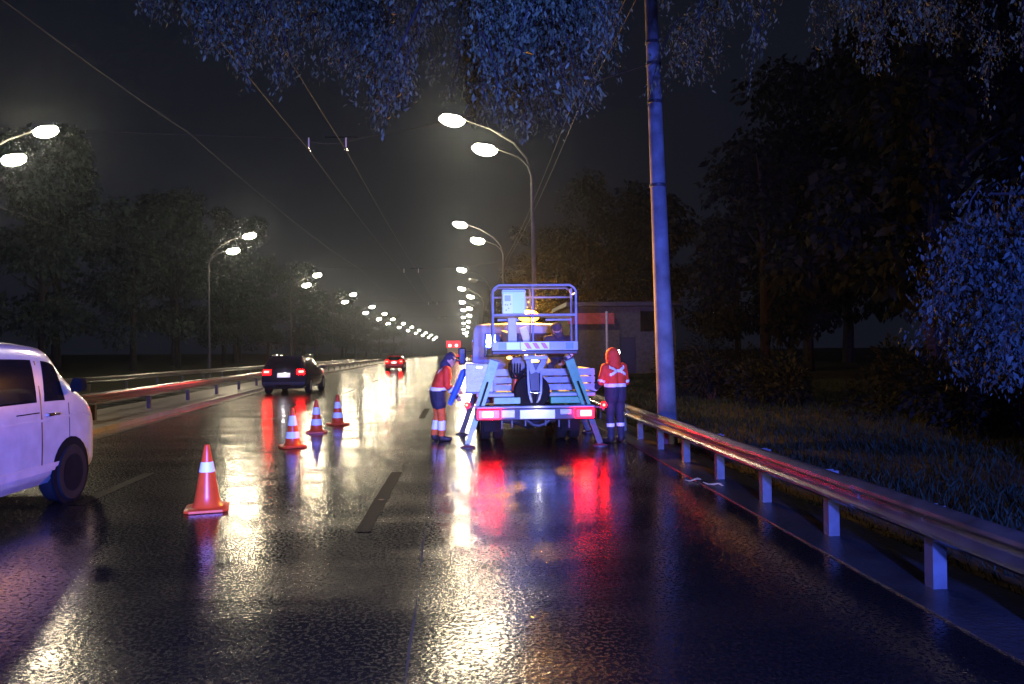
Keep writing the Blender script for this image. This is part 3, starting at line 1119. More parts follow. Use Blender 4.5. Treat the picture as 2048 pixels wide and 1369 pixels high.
# beacon on the cab roof
BX, BY, BZ = 1.40, 16.35, 2.36
MB().lathe([(.10, 0), (.10, .035), (.085, .05)], (BX, BY, BZ - .05), 18).build('beacon_base', BLACK, cb)
bc = MB().ell((BX, BY, BZ + .12), (.23, .13, .13), 20, 12).build('beacon', AMB, cb)
ld = bpy.data.lights.new('beacon_light', 'POINT')
ld.energy = 2300
ld.color = (1.0, .40, .04)
ld.shadow_soft_size = .09
lo = bpy.data.objects.new('beacon_light', ld)
COL.objects.link(lo)
lo.location = (BX - CX, BY - 15.5 - .02, BZ + .36)
lo.parent = T
# chassis
ch = MB()
for x in (.86, 1.62):
    ch.box((x - .035, 13.35, .56), (x + .035, 18.2, .74))
for y in (13.6, 14.9, 16.2):
    ch.box((.86, y, .60), (1.62, y + .08, .70))
ch.build('chassis', DGREY, T)
# differential and rear axle
ax = MB()
ax.tube([(.38, 14.7, .36), (.85, 14.7, .36), (1.02, 14.7, .36), (1.24, 14.7, .36), (1.46, 14.7, .36), (1.63, 14.7, .36), (2.1, 14.7, .36)], [.05, .055, .10, .18, .10, .055, .05], 14)
ax.build('rear_axle', DGREY, T)
for s in (-1, 1):
    for d in (.62, .86):
        wheel(T, CX + s * d, 14.7, .34, .19, s)
    wheel(T, CX - .1 + s * .80, 17.75, .34, .2, s)
    # mud flaps and brackets under the bumper
    MB().box((CX + s * .74 - .16, 14.22, .2), (CX + s * .74 + .16, 14.235, .66)).build('mud_flap', RUBBER, T)
    for q in (.18, .42, .60):
        MB().box((CX + s * q - .015, 13.3, .40 - q * .1), (CX + s * q + .015, 13.34, .56), .004).build('bracket', GALVP, T)
MB().tube([(1.04, 13.36, .50), (1.12, 13.34, .46), (1.2, 13.33, .40), (1.3, 13.33, .385), (1.42, 13.34, .42), (1.52, 13.36, .5)], .028, 8).build('tow_loop', GALVP, T)
# rear bumper with lamps and number plate
bm_ = MB().box((.17, 13.16, .50), (2.29, 13.28, .72), .02).build('rear_bumper', DGREY, T)
MB().box((.19, 13.10, .715), (2.27, 13.30, .755), .012).build('bumper_lip', GREYT, bm_)
MB().box((.95, 13.125, .525), (1.57, 13.155, .685), .006).build('number_plate', PLATE, bm_)
for xa, xb, s in ((.215, .60, -1), (1.93, 2.255, 1)):
    lamp = MB().box((xa, 13.10, .535), (xb, 13.158, .70), .014).build('tail_lamp', TAIL, bm_)
    xm = (xa + xb) / 2 + s * .02
    MB().box((xm - .10, 13.085, .565), (xm + .10, 13.11, .67), .012).build('bulb', TAILHOT, lamp)
MB().box((.62, 13.11, .55), (.86, 13.158, .69), .012).build('reversing_lamp', WLAMP, bm_)
MB().box((1.66, 13.11, .60), (1.86, 13.158, .69), .012).build('reversing_lamp', WLAMP, bm_)
for x, y, z in ((.02, 13.55, .76), (2.47, 13.35, .74)):
    st = MB().box((x - .02, y, z - .10), (x + .02, y + .03, z + .05), .004)
    st.beam((x, y + .02, z - .05), (x + (.25 if x < 1 else -.25), y + .02, z - .02), .03, .03)
    so = st.build('marker_stalk', DGREY, T)
    mk = MB().lathe([(.055, 0), (.055, .03), (.035, .05), (0, .055)], (x, y - .001, z), 14, 'y').build('side_marker_lamp', TAIL, so)
    MB().lathe([(.024, 0), (.02, .01), (0, .014)], (x, y - .056, z), 10, 'y').build('bulb', TAILHOT, mk)
plate_lamp(T, 1.26, 13.02, .76, 1.6)
# flatbed
bd = MB().box((.20, 13.42, .90), (2.34, 15.9, .965), .01).build('bed_floor', GREYT, T)
for xa, xb in ((.50, 1.02), (1.34, 2.42)):
    # slatted tailboard: three boards with gaps
    for z0_, z1_ in ((.985, 1.10), (1.122, 1.235), (1.257, 1.385)):
        MB().box((xa, 13.92, z0_), (xb, 13.955, z1_), .006).build('tail_board', TRUCKW, T)
    for x in (xa + .02, xb - .06):
        MB().box((x, 13.956, .965), (x + .05, 13.99, 1.38), .004).build('board_stay', GREYT, T)
for x in (.19, 2.32):
    for z0_, z1_ in ((.97, 1.10), (1.122, 1.24), (1.262, 1.39)):
        MB().box((x, 14.05, z0_), (x + .03, 15.9, z1_), .006).build('side_board', TRUCKW, T)
# tread-plate cabinet on the left rear corner
cbx = MB().box((.0, 13.42, .985), (.50, 14.0, 1.50), .012).build('tool_cabinet', plain('tread_plate', (.36, .36, .40), .42, metal=.3, var=.12, scale=30, bump=.6, bscale=60), T)
MB().box((-.012, 13.405, .965), (.512, 14.01, .984), .004).build('cabinet_edge', TRUCKW, cbx)
MB().box((.20, 13.41, 1.42), (.30, 13.42, 1.45), .004).build('latch', CHROME, cbx)
# rear subframe boxes
MB().box((.50, 13.36, .775), (.98, 13.80, .895), .01).build('subframe_box', GREENG, T)
MB().box((1.52, 13.36, .775), (2.16, 13.80, .895), .01).build('subframe_box', GREEN, T)
MB().box((.50, 13.80, .78), (2.16, 13.90, .90), .01).build('cross_beam', GREEN, T)
for xa, xb, m in ((.50, .92, GREENG), (1.56, 2.12, GREEN)):
    MB().box((xa, 13.50, .90), (xb, 13.60, .98), .01).build('outrigger_bracket', m, T)
# outriggers: housing, leg, foot
for (tx, fx_, y, m, leg) in ((.52, .03, 13.42, GREENG, GREENG), (1.86, 2.40, 13.36, GREEN, GALVP)):
    top, ft = Vector((tx, y, 1.55)), Vector((fx_, y, .06))
    mid = top.lerp(ft, .60)
    ho = MB().beam(top, mid, .16, .15, (0, 1, 0)).build('outrigger_housing', m, T, smooth=False)
    MB().beam(top + Vector((0, 0, .0)), top + (top - mid).normalized() * .02, .18, .17, (0, 1, 0)).build('end_plate', DGREY, ho, smooth=False)
    MB().beam(mid, ft, .10, .10, (0, 1, 0)).build('outrigger_leg', leg, T, smooth=False)
    MB().tube([top.lerp(ft, .25) + Vector((0, -.10, 0)), top.lerp(ft, .66) + Vector((0, -.10, 0))], .022, 8).build('hydraulic_ram', CHROME, ho)
    MB().lathe([(.14, 0), (.14, .025), (.06, .05), (.05, .09)], (fx_, y, .0), 16).build('foot_plate', GALVP, T)
for (tx, fx_, y) in ((.25, -.08, 15.6), (2.2, 2.55, 15.6)):
    top, ft = Vector((tx, y, 1.0)), Vector((fx_, y, .05))
    MB().beam(top, ft, .11, .11, (0, 1, 0)).build('outrigger_leg', GALVP, T, smooth=False)
    MB().lathe([(.13, 0), (.13, .025), (.06, .05)], (fx_, y, .0), 14).build('foot_plate', GALVP, T)
# spare wheel behind the boom nose
sw = MB().lathe([(.19, -.10), (.30, -.10), (.33, -.05), (.33, .05), (.30, .10), (.19, .10)], (1.19, 13.47, .985), 30, 'y').build('spare_wheel', RUBBER, T)
MB().lathe([(0, .02), (.06, .05), (.19, .03), (.20, .06)], (1.19, 13.47, .985), 20, 'y').build('rim', DGREY, sw)
# turret, boom and boom nose
MB().lathe([(.34, .965), (.34, 1.05), (.27, 1.08), (.25, 1.45), (.28, 1.48), (.28, 1.54), (0, 1.54)], (1.25, 14.95, 0), 20).build('turret', GREEN, T)
bo = MB().beam((1.25, 15.2, 1.68), (1.25, 13.35, 1.36), .22, .24, w1=.20, h1=.2).build('lower_boom', GREYT, T, smooth=False)
MB().beam((.83, 15.6, 2.06), (.83, 13.2, 1.94), .15, .18).build('upper_boom', GREYT, T, smooth=False)
MB().beam((1.12, 15.35, 1.62), (.84, 15.6, 2.1), .18, .2, (0, 1, 0)).build('boom_link', GREYT, T, smooth=False)
MB().beam((1.18, 13.22, 1.62), (1.02, 13.20, 2.14), .13, .12, (0, 1, 0)).build('levelling_arm', plain('cream_paint', (.62, .56, .46), .45, var=.08), T, smooth=False)
for s in (-1, 1):
    x = 1.22 + s * .115
    pl_ = []
    b = MB()
    outl = [(13.30, 1.56), (13.22, 1.50), (13.14, 1.20), (13.12, .98), (13.16, .86), (13.26, .80), (13.30, .86), (13.36, 1.2), (13.40, 1.5)]
    tap = [1, 1, 1, .9, .62, .40, .5, .95, 1]
    ra = [(1.22 + s * (.115 * tp + .018), y, z) for (y, z), tp in zip(outl, tap)]
    rb = [(1.22 + s * (.115 * tp - .018), y, z) for (y, z), tp in zip(outl, tap)]
    b.loft([ra, rb] if s < 0 else [rb, ra])
    b.build('boom_nose_plate', TRUCKW, T)
MB().box((1.12, 13.21, .98), (1.32, 13.30, 1.52), .02).build('boom_nose', DGREY, T)
MB().tube([(1.13, 13.13, .99), (1.31, 13.13, .99)], .03, 10).build('hinge_pin', CHROME, T)
MB().box((1.02, 13.02, 1.56), (1.44, 13.36, 1.64), .015).build('basket_bracket', GREYT, T)
MB().beam((1.10, 13.2, 1.57), (1.2, 13.24, 1.34), .10, .10, (0, 1, 0)).build('basket_link', TRUCKW, T, smooth=False)
MB().beam((1.40, 13.2, 1.57), (1.29, 13.24, 1.34), .10, .10, (0, 1, 0)).build('basket_link', TRUCKW, T, smooth=False)
# valve block with hanging hoses left of the boom, widened to block the beacon's reflection
vb = MB().box((.82, 13.62, 1.22), (1.12, 13.86, 1.63), .03).build('valve_block', BLACK, T)
for k in range(5):
    x = .80 + k * .05
    MB().tube([(x, 13.64, 1.5), (x - .01, 13.52, 1.38 - .02 * k), (x + .03, 13.48, 1.26), (x + .10, 13.5, 1.22 - .01 * k), (x + .2, 13.42, 1.34), (1.14, 13.4, 1.45)], .017, 7).build('hydraulic_hose', RUBBER, vb)
mk = MB().ell((.80, 13.58, 1.60), (.055, .035, .035), 12, 8).build('amber_marker', AMB2, T)
# basket
BK = []
bx0, bx1, by0, by1, bz0, bz1 = .475, 1.885, 12.62, 13.16, 1.73, 2.83
r_ = .020
rl = .10
for y in (by0, by1):
    MB().tube([(bx0, y, bz0), (bx0, y, bz1 - rl), (bx0 + .03, y, bz1 - .05), (bx0 + rl, y, bz1), (bx1 - rl, y, bz1), (bx1 - .03, y, bz1 - .05), (bx1, y, bz1 - rl), (bx1, y, bz0)], r_, 8).build('basket_hoop', GREYT, T)
    MB().tube([(bx0, y, 2.325), (bx1, y, 2.325)], r_ * 1.1, 8).build('mid_rail', GREYT, T)
    MB().tube([((bx0 + bx1) / 2 - .03, y, bz0), ((bx0 + bx1) / 2 - .03, y, bz1)], r_ * .8, 8).build('basket_upright', GREYT, T)
for x in (bx0, bx1):
    for z in (2.325, 2.70):
        MB().tube([(x, by0, z), (x, by1, z)], r_, 8).build('side_rail', GREYT, T)
MB().tube([(bx0, by1 - .04, 2.66), (bx1, by1 - .04, 2.66)], r_ * .8, 8).build('upper_rail', GREYT, T)
MB().tube([(1.42, by1 - .03, 2.265), (bx1, by1 - .03, 2.265)], r_ * .9, 8).build('lower_rail', TRUCKW, T)
MB().tube([(bx0 + .1, by1 - .03, 2.265), (.95, by1 - .03, 2.265)], r_ * 1.1, 8).build('lower_rail', TRUCKW, T)
fl = MB().box((bx0 - .02, by0 - .01, 1.66), (bx1 + .02, by1 + .02, 1.725), .012).build('basket_floor', DGREY, T)
tb = MB().box((bx0 - .022, by0 - .035, 1.727), (bx1 + .022, by0 - .012, 1.875), .004).build('toe_board', GREYT, T)
MB().box((bx0 - .022, by1 - .0, 1.727), (bx1 + .022, by1 + .02, 1.87), .004).build('toe_board', GREYT, T)
for x in (bx0 - .022, bx1 + .002):
    MB().box((x, by0 - .01, 1.728), (x + .02, by1 - .005, 1.87), .004).build('toe_board', GREYT, T)
for x in (.56, 1.70):
    MB().box((x, by0 - .039, 1.745), (x + .13, by0 - .0352, 1.86)).build('blue_square', BLUESQ, tb)
MB().box((.70, by0 - .039, 1.745), (.92, by0 - .0352, 1.865)).build('pale_plate', PANELB, tb)
MB().box((.94, by0 - .039, 1.74), (1.42, by0 - .0352, 1.868)).build('hazard_plate', PANELW, tb)
for k in range(3):
    x = .99 + k * .14
    MB().add([(x, by0 - .042, 1.855), (x + .075, by0 - .042, 1.855), (x + .135, by0 - .042, 1.755), (x + .06, by0 - .042, 1.755), (x, by0 - .0385, 1.855), (x + .075, by0 - .0385, 1.855), (x + .135, by0 - .0385, 1.755), (x + .06, by0 - .0385, 1.755)],
             [(0, 3, 2, 1), (4, 5, 6, 7), (0, 1, 5, 4), (1, 2, 6, 5), (2, 3, 7, 6), (3, 0, 4, 7)]).build('hazard_stripe', HAZR, tb)
# control box
cx_ = MB().box((.625, by0 - .16, 2.335), (1.015, by0 - .03, 2.745), .014).build('control_box', PANELB, T)
MB().box((.640, by0 - .166, 2.345), (.80, by0 - .161, 2.67)).build('label_plate', PANELW, cx_)
MB().box((.665, by0 - .171, 2.55), (.765, by0 - .1665, 2.645)).build('gauge_plate', PANELG, cx_)
for x, z in ((.68, 2.49), (.715, 2.485), (.765, 2.50), (.73, 2.43), (.69, 2.40)):
    MB().lathe([(.012, 0), (.012, .006), (0, .008)], (x, by0 - .166, z), 8, 'y').build('button', PANELG, cx_)
MB().box((.62, by0 - .17, 2.70), (1.02, by0 - .161, 2.72)).build('lid_edge', PANELG, cx_)
MB().box((1.0, by0 + .1, 2.44), (1.06, by0 + .16, 2.60), .012).build('joystick_box', GREYT, T)
MB().box((.745, by1 - .16, 1.73), (.905, by1 - .03, 2.30), .01).build('basket_post', GREYT, T)
# grab handle by the basket's right upright
MB().box((1.79, by0 + .02, 2.60), (1.83, by0 + .07, 2.78), .015).build('grab_handle', GREYT, T)

# small red cone standing on the truck bed
c = thing('small_red_cone', 'small red cone standing on the truck bed left of the boom', 'cone', (.90, 13.72, .966))
MB().lathe([(.075, .966), (.075, 1.0), (.06, 1.01)], (.90, 13.52, 0), 14).build('base', BLACK, c)
MB().lathe([(.058, 1.01), (.045, 1.12), (.03, 1.27), (.02, 1.28), (0, 1.28)], (.90, 13.52, 0), 16).build('cone_body', ORANGE, c)
c.location = (.90, 13.72, .966)


# ------------------------------------------------------------------ people
def person(label, loc, rz, J, cloth, mats, extra=None, voxel=.016):
    """J: joints (figure faces +y, feet at z=0). One remeshed continuous body; clothes are shells over it."""
    t = thing('person', label, 'person', loc)
    pr = []

    def cap(tag_, a, b, r0, r1):
        pr.append((tag_, np.array(a, float), np.array(b, float), r0, r1))
    ch, pv, nk, hd = [np.array(J[k], float) for k in ('chest', 'pelvis', 'neck', 'head')]
    side = np.array(J.get('across', (1, 0, 0)), float)
    wst = (ch + pv) / 2
    for s in (-1, 1):
        cap('torso', pv + side * s * .07, wst + side * s * .075, .125 * J.get('bulk', 1), .120 * J.get('bulk', 1))
        cap('torso', wst + side * s * .075, ch + side * s * .09, .120 * J.get('bulk', 1), .125 * J.get('bulk', 1))
        cap('torso', ch + side * s * .09, ch * .45 + nk * .55 + side * s * .10, .120, .085)
        L = 'L' if s < 0 else 'R'
        sh, el, wr = [np.array(J[k + L], float) for k in ('sho', 'elb', 'wri')]
        cap('torso', ch * .4 + nk * .6 + side * s * .06, sh, .085, .075)
        cap('uarm', sh, el, .073, .058)
        cap('farm', el, wr, .058, .043)
        hp, kn, an, toe = [np.array(J[k + L], float) for k in ('hip', 'kne', 'ank', 'toe')]
        cap('thigh', hp, kn, .105, .072)
        cap('shin', kn, an, .072, .056)
        cap('boot', an, an + (toe - an) * .15 - np.array((0, 0, .02)), .058, .055)
        cap('boot', an - np.array((0, 0, .035)), toe, .050, .040)
    cap('neck', ch * .3 + nk * .7, hd - (hd - nk) * .3, .062, .058)
    f = np.array(J.get('face', (0, 1, 0)), float)
    up = np.array(J.get('up', (0, 0, 1.0)), float)
    f, up = f / np.linalg.norm(f), up / np.linalg.norm(up)
    cap('head', hd + up * .035 - f * .01, hd - up * .005 - f * .015, .098, .095)
    cap('head', hd - up * .02 + f * .02, hd - up * .095 + f * .045, .075, .042)
    cap('face', hd - up * .0 + f * .088, hd - up * .035 + f * .108, .010, .017)
    sd = np.cross(f, up)
    for s in (-1, 1):
        cap('face', hd + sd * s * .092 + up * .01, hd + sd * s * .094 - up * .03, .016, .013)
    cap('face', hd + up * .022 + f * .078 + sd * .03, hd + up * .022 + f * .078 - sd * .03, .016, .016)
    cap('face', hd - up * .062 + f * .083 + sd * .018, hd - up * .062 + f * .083 - sd * .018, .010, .010)
    if J.get('hood'):
        cap('hood', hd + up * .055 - f * .015, hd - up * .06 - f * .03, .122, .128)
        cap('hood', hd + up * .115 - f * .03, hd + up * .05 - f * .02, .06, .11)
        cap('hood', hd - up * .06 - f * .04, nk - f * .03, .125, .115)
    if J.get('cap'):
        cap('cap', hd + up * .055 - f * .02, hd + up * .085 - f * .01, .108, .085)
        cap('cap', hd + up * .055 + f * .07 - sd * .045, hd + up * .045 + f * .155 - sd * .03, .014, .012)
        cap('cap', hd + up * .055 + f * .07 + sd * .045, hd + up * .045 + f * .155 + sd * .03, .014, .012)
        cap('cap', hd + up * .055 + f * .07, hd + up * .045 + f * .165, .014, .012)
        cap('hair', hd - f * .05 + up * .02, hd - f * .06 - up * .07, .085, .07)
        cap('collar', nk - f * .05 + up * .04, nk - f * .02 - up * .03, .10, .10)
    for tg, a, b_, r0, r1 in (extra or []):
        cap(tg, a, b_, r0, r1)
    # union of tapered capsules, then voxel remesh
    b = MB()
    for tg, a, c_, r0, r1 in pr:
        d = c_ - a
        ln = np.linalg.norm(d)
        d = d / ln if ln > 1e-6 else up
        o1 = np.cross(d, (1, 0, 0)) if abs(d[0]) < .9 else np.cross(d, (0, 1, 0))
        o1 /= np.linalg.norm(o1)
        o2 = np.cross(d, o1)
        rings = []
        for ph in (-85, -60, -30, 0):
            p = rad(ph)
            rings.append((a + d * r0 * math.sin(p), r0 * math.cos(p)))
        for ph in (0, 30, 60, 85):
            p = rad(ph)
            rings.append((c_ + d * r1 * math.sin(p), r1 * math.cos(p)))
        b.loft([[q + (o1 * math.cos(2 * PI * k / 12) + o2 * math.sin(2 * PI * k / 12)) * r for k in range(12)] for q, r in rings])
    tmp = bpy.data.objects.new('tmp', b.mesh('tmp', SKIN))
    COL.objects.link(tmp)
    md = tmp.modifiers.new('r', 'REMESH')
    md.mode = 'VOXEL'
    md.voxel_size = voxel
    sm = tmp.modifiers.new('s', 'SMOOTH')
    sm.iterations = 3
    sm.factor = .5
    dg = bpy.context.evaluated_depsgraph_get()
    me = bpy.data.meshes.new_from_object(tmp.evaluated_get(dg))
    bpy.data.objects.remove(tmp)
    n = len(me.vertices)
    V = np.empty(n * 3, np.float32)
    me.vertices.foreach_get('co', V)
    V = V.reshape(-1, 3).astype(float)
    NV = np.empty(n * 3, np.float32)
    me.vertices.foreach_get('normal', NV)
    NV = NV.reshape(-1, 3).astype(float)
    F = [tuple(p.vertices) for p in me.polygons]
    me.materials.clear()
    me.materials.append(SKIN)
    me.polygons.foreach_set('use_smooth', [True] * len(me.polygons))
    body = bpy.data.objects.new('body', me)
    me.name = 'body'
    COL.objects.link(body)
    body.parent = t
    C = np.array([V[list(q)].mean(0) for q in F])
    NC = np.array([NV[list(q)].mean(0) for q in F])
    best = np.full(len(C), 1e9)
    bi = np.zeros(len(C), int)
    bt = np.zeros(len(C))
    for i, (tg, a, c_, r0, r1) in enumerate(pr):
        d = c_ - a
        L2 = max(1e-9, d @ d)
        u = np.clip(((C - a) @ d) / L2, 0, 1)
        dist = np.linalg.norm(C - (a + u[:, None] * d), axis=1) - (r0 + (r1 - r0) * u)
        m = dist < best
        best[m], bi[m], bt[m] = dist[m], i, u[m]
    pieces = {}
    for i in range(len(C)):
        k = cloth(pr[bi[i]][0], bt[i], C[i], NC[i])
        if k:
            pieces.setdefault(k, []).append(F[i])
        if k == 'reflective_band':
            tg = pr[bi[i]][0]
            under = 'trousers' if tg in ('thigh', 'shin') and C[i][2] < .8 else ('jacket_skirt' if tg == 'farm' else 'jacket')
            pieces.setdefault(under, []).append(F[i])
    for k, fs in pieces.items():
        off = {'reflective_band': .013, 'hood': .012, 'cap': .010}.get(k, .008)
        used = sorted({v for q in fs for v in q})
        mp = {v: i for i, v in enumerate(used)}
        wob = 1 + 0 * V[used, :1]
        vs = V[used] + NV[used] * off * wob
        mm = MB()
        mm.v = [tuple(p) for p in vs]
        mm.f = [tuple(mp[v] for v in q) for q in fs]
        o = bpy.data.objects.new(k, mm.mesh(k, mats[k]))
        COL.objects.link(o)
        o.parent = t
    # hands: palm and five fingers, slightly curled
    for s, L in ((-1, 'L'), (1, 'R')):
        wr, el = Vector(J['wri' + L]), Vector(J['elb' + L])
        d = (wr - el).normalized()
        inn = Vector((-s, .4, 0))
        inn = (inn - d * inn.dot(d)).normalized()
        fwd = d.cross(inn) * s
        b = MB()
        q = wr + d * .055
        b.tube([wr - d * .01, wr + d * .03, wr + d * .075, wr + d * .095], [.028, .036, .040, .030], 10)
        for k, ln in enumerate((.070, .080, .075, .060)):
            base = wr + d * .085 + fwd * (.030 - .020 * k)
            b.tube([base, base + d * ln * .4 + inn * .008, base + d * ln * .75 + inn * .03, base + d * ln * .8 + inn * .055], [.010, .0095, .009, .007], 7)
        th = wr + d * .03 + fwd * .034
        b.tube([th, th + d * .03 + fwd * .025 + inn * .01, th + d * .055 + fwd * .03 + inn * .03], [.013, .011, .009], 7)
        b.build('hand', mats.get('glove', SKIN), None)
        ho = COL.objects[-1]
        ho.parent = t
    t.rotation_euler = (0, 0, rz)
    return t


# worker left of the truck: side on, leaning towards the truck
def cloth_left(tg, u, p, n):
    z = p[2]
    if tg in ('head', 'face', 'neck', 'hand'):
        return None if tg != 'neck' else 'jacket'
    if tg in ('cap', 'hair', 'collar'):
        return 'cap' if tg != 'collar' else 'collar'
    if tg == 'boot':
        return 'boots'
    if tg in ('thigh', 'shin', 'torso', 'skirt'):
        if tg in ('torso', 'skirt') or z > .66:
            zz = z + .10 * (abs(p[0]) - .1) - .05 * p[1]
            if .985 < zz < 1.045:
                return 'reflective_band'
            if 1.22 < z < 1.40 and .06 < p[0] < .13 and p[1] > 0.0:
                return 'reflective_band'
            return 'jacket' if zz > 1.015 else 'jacket_skirt'
        if .22 < z < .40:
            return 'reflective_band'
        return 'trousers' if z > .10 else 'boots'
    if tg == 'uarm':
        return 'jacket'
    if tg == 'farm':
        if .30 < u < .48 or .62 < u < .72:
            return 'reflective_band'
        return 'jacket_skirt' if u > .2 else 'jacket'
    return None


J1 = dict(pelvis=(0, 0, .94), chest=(0, .12, 1.255), neck=(0, .19, 1.42), head=(0, .26, 1.55), face=(0, .93, -.3), up=(0, .3, .93), bulk=1.12,
          shoL=(-.20, .15, 1.37), elbL=(-.27, .18, 1.09), wriL=(-.20, .42, .95),
          shoR=(.20, .15, 1.37), elbR=(.25, .14, 1.08), wriR=(.20, .33, .86),
          hipL=(-.10, 0, .90), kneL=(-.11, .02, .49), ankL=(-.12, -.06, .09), toeL=(-.14, .10, .042),
          hipR=(.10, 0, .90), kneR=(.11, .06, .49), ankR=(.12, .05, .09), toeR=(.14, .21, .042), cap=True)
sk = []
for s in (-1, 1):
    sk.append(('skirt', (s * .07, 0, .95), (s * .10, .02, .72), .15, .125))
person('person in red and navy jacket, orange trousers and dark cap, working left of the truck', (-.54, 14.62, 0), rad(-78), J1, cloth_left,
       dict(jacket=JRED, jacket_skirt=NAVY, trousers=OTROU, boots=BOOT, reflective_band=TAPE, cap=CAPM, collar=CAPM), sk)


# worker right of the truck: seen from behind, hood up
def cloth_right(tg, u, p, n):
    z = p[2]
    if tg in ('face',):
        return None
    if tg == 'head':
        return None
    if tg in ('hood', 'neck'):
        return 'hood'
    if tg == 'boot':
        return 'boots'
    if tg in ('torso', 'skirt') or (tg == 'thigh' and z > .82):
        if p[1] < 0.06 or True:
            if 1.035 < z < 1.095:
                return 'reflective_band'
        if p[1] < 0.02 and 1.20 < z < 1.44:
            a, b_ = abs(p[0]), z - 1.33
            if abs(abs(b_) - max(0.0, a - .035) * .55) < .024 and a < .17:
                return 'reflective_band'
        return 'jacket' if z > 1.06 else 'jacket_skirt'
    if tg in ('thigh', 'shin'):
        if .30 < z < .365:
            return 'reflective_band'
        return 'trousers' if z > .10 else 'boots'
    if tg == 'uarm':
        if .84 < u < .98:
            return 'reflective_band'
        return 'jacket'
    if tg == 'farm':
        if .62 < u < .82:
            return 'reflective_band'
        return 'jacket_skirt'
    return None


J2 = dict(pelvis=(0, 0, .95), chest=(0, .03, 1.29), neck=(0, .06, 1.46), head=(0, .09, 1.585), bulk=1.12,
          shoL=(-.205, .03, 1.40), elbL=(-.29, .05, 1.12), wriL=(-.30, .28, .97),
          shoR=(.205, .03, 1.40), elbR=(.26, .02, 1.11), wriR=(.22, .20, .93),
          hipL=(-.10, 0, .92), kneL=(-.11, .02, .50), ankL=(-.12, -.02, .09), toeL=(-.15, .14, .042),
          hipR=(.10, 0, .92), kneR=(.11, .02, .50), ankR=(.12, .0, .09), toeR=(.15, .16, .042), hood=True)
sk = [('skirt', (s * .07, 0, .97), (s * .09, .0, .84), .14, .13) for s in (-1, 1)]
person('person in red hooded jacket with white back straps and navy trousers, right of the truck', (2.80, 13.9, 0), rad(24), J2, cloth_right,
       dict(jacket=JRED, jacket_skirt=NAVY, trousers=NAVY, boots=BOOT, reflective_band=TAPE, hood=JRED), sk)


# worker bent over on the truck bed, mostly hidden by the boom and basket
def cloth_bed(tg, u, p, n):
    if tg in ('head', 'face'):
        return None
    if tg in ('cap', 'hair', 'collar', 'neck'):
        return 'cap'
    if tg == 'boot':
        return 'boots'
    if tg == 'torso':
        return 'jacket' if u > .5 and p[2] > 1.0 else 'jacket_skirt'
    if tg == 'uarm':
        return 'jacket' if u < .35 else 'jacket_skirt'
    if tg == 'farm':
        if .10 < u < .38 or .50 < u < .78:
            return 'reflective_band'
        return 'jacket_skirt'
    return 'trousers'


J3 = dict(pelvis=(0, -.12, .62), chest=(0, .08, .88), neck=(0, .16, 1.02), head=(.02, .22, 1.14), bulk=1.05,
          shoL=(-.20, .12, .97), elbL=(-.24, .22, .72), wriL=(-.12, .38, .56),
          shoR=(.20, .12, .97), elbR=(.25, .20, .68), wriR=(.36, .33, .42),
          hipL=(-.10, -.12, .58), kneL=(-.15, .22, .46), ankL=(-.14, -.06, .09), toeL=(-.16, .10, .042),
          hipR=(.10, -.12, .58), kneR=(.15, .22, .46), ankR=(.14, -.06, .09), toeR=(.16, .10, .042), cap=True, face=(-.2, .45, -.85), up=(0, .85, .5))
person('person in dark workwear with striped sleeve crouching on the truck bed behind the boom', (1.80, 14.42, .968), rad(172), J3, cloth_bed,
       dict(jacket=NAVY, jacket_skirt=NAVY, trousers=NAVY, boots=BOOT, reflective_band=TAPE, cap=CAPM), [])

# blue folded tube that the left worker holds against the truck
b = MB()
b.tube([(-.30, 14.30, .72), (-.24, 14.28, .86), (-.12, 14.22, 1.12), (-.03, 14.18, 1.34), (.0, 14.16, 1.40)], [.045, .055, .062, .062, .03], 12)
tag(b.build('blue_tube', BLUEP, org=(-.30, 14.30, .72)), 'blue tube in the left worker\'s hand, leaning on the truck cabinet', 'tube')

# ------------------------------------------------------------------ building behind the verge
Bt = thing('roadside_building', 'low grey clapboard building with red sign board, behind the truck on the right', 'building', (8.0, 41.0, 0.3))
MB().box((5.7, 40.2, -.2), (11.4, 46, 4.1)).build('wall', SIDING, Bt, smooth=False)
zz = 0.4
while zz < 2.55:
    for xa, xb in ((5.65, 8.35), (9.25, 11.45)):
        MB().add([(xa, 40.19, zz), (xb, 40.19, zz), (xb, 40.19, zz + .30), (xa, 40.19, zz + .30), (xa, 40.13, zz), (xb, 40.13, zz), (xb, 40.165, zz + .30), (xa, 40.165, zz + .30)],
                 [(4, 5, 6, 7), (0, 4, 7, 3), (1, 2, 6, 5), (0, 1, 5, 4), (3, 7, 6, 2)]).build('siding_board', SIDING, Bt, smooth=False)
    zz += .305
MB().box((5.4, 39.6, 4.1), (11.7, 46.3, 4.35), .03).build('roof', DGREY, Bt)
MB().box((5.5, 39.7, 3.15), (8.0, 39.85, 3.75), .02).build('sign_board', SIGNR, Bt)
dr = MB().box((8.4, 40.1, .2), (9.2, 40.19, 2.45), .01).build('door', BLACK, Bt)
MB().box((9.08, 40.05, 1.25), (9.12, 40.098, 1.4), .01).build('handle', CHROME, dr)
fr = MB().box((9.5, 40.08, 2.75), (11.2, 40.19, 3.85), .02).build('window', GLASS, Bt)
MB().box((10.33, 40.05, 2.76), (10.38, 40.079, 3.84)).build('window_bar', GREYP, fr)
t = thing('bollard_light', 'small white oval lamp glowing beside the hooded worker', 'lamp', (7.85, 38.0, .3))
MB().tube([(7.85, 38, -.1), (7.85, 38, 1.5)], .03, 8).build('post', DGREY, t)
MB().ell((7.85, 38, 1.63), (.07, .05, .15), 12, 8).build('globe', SMALLW, t)
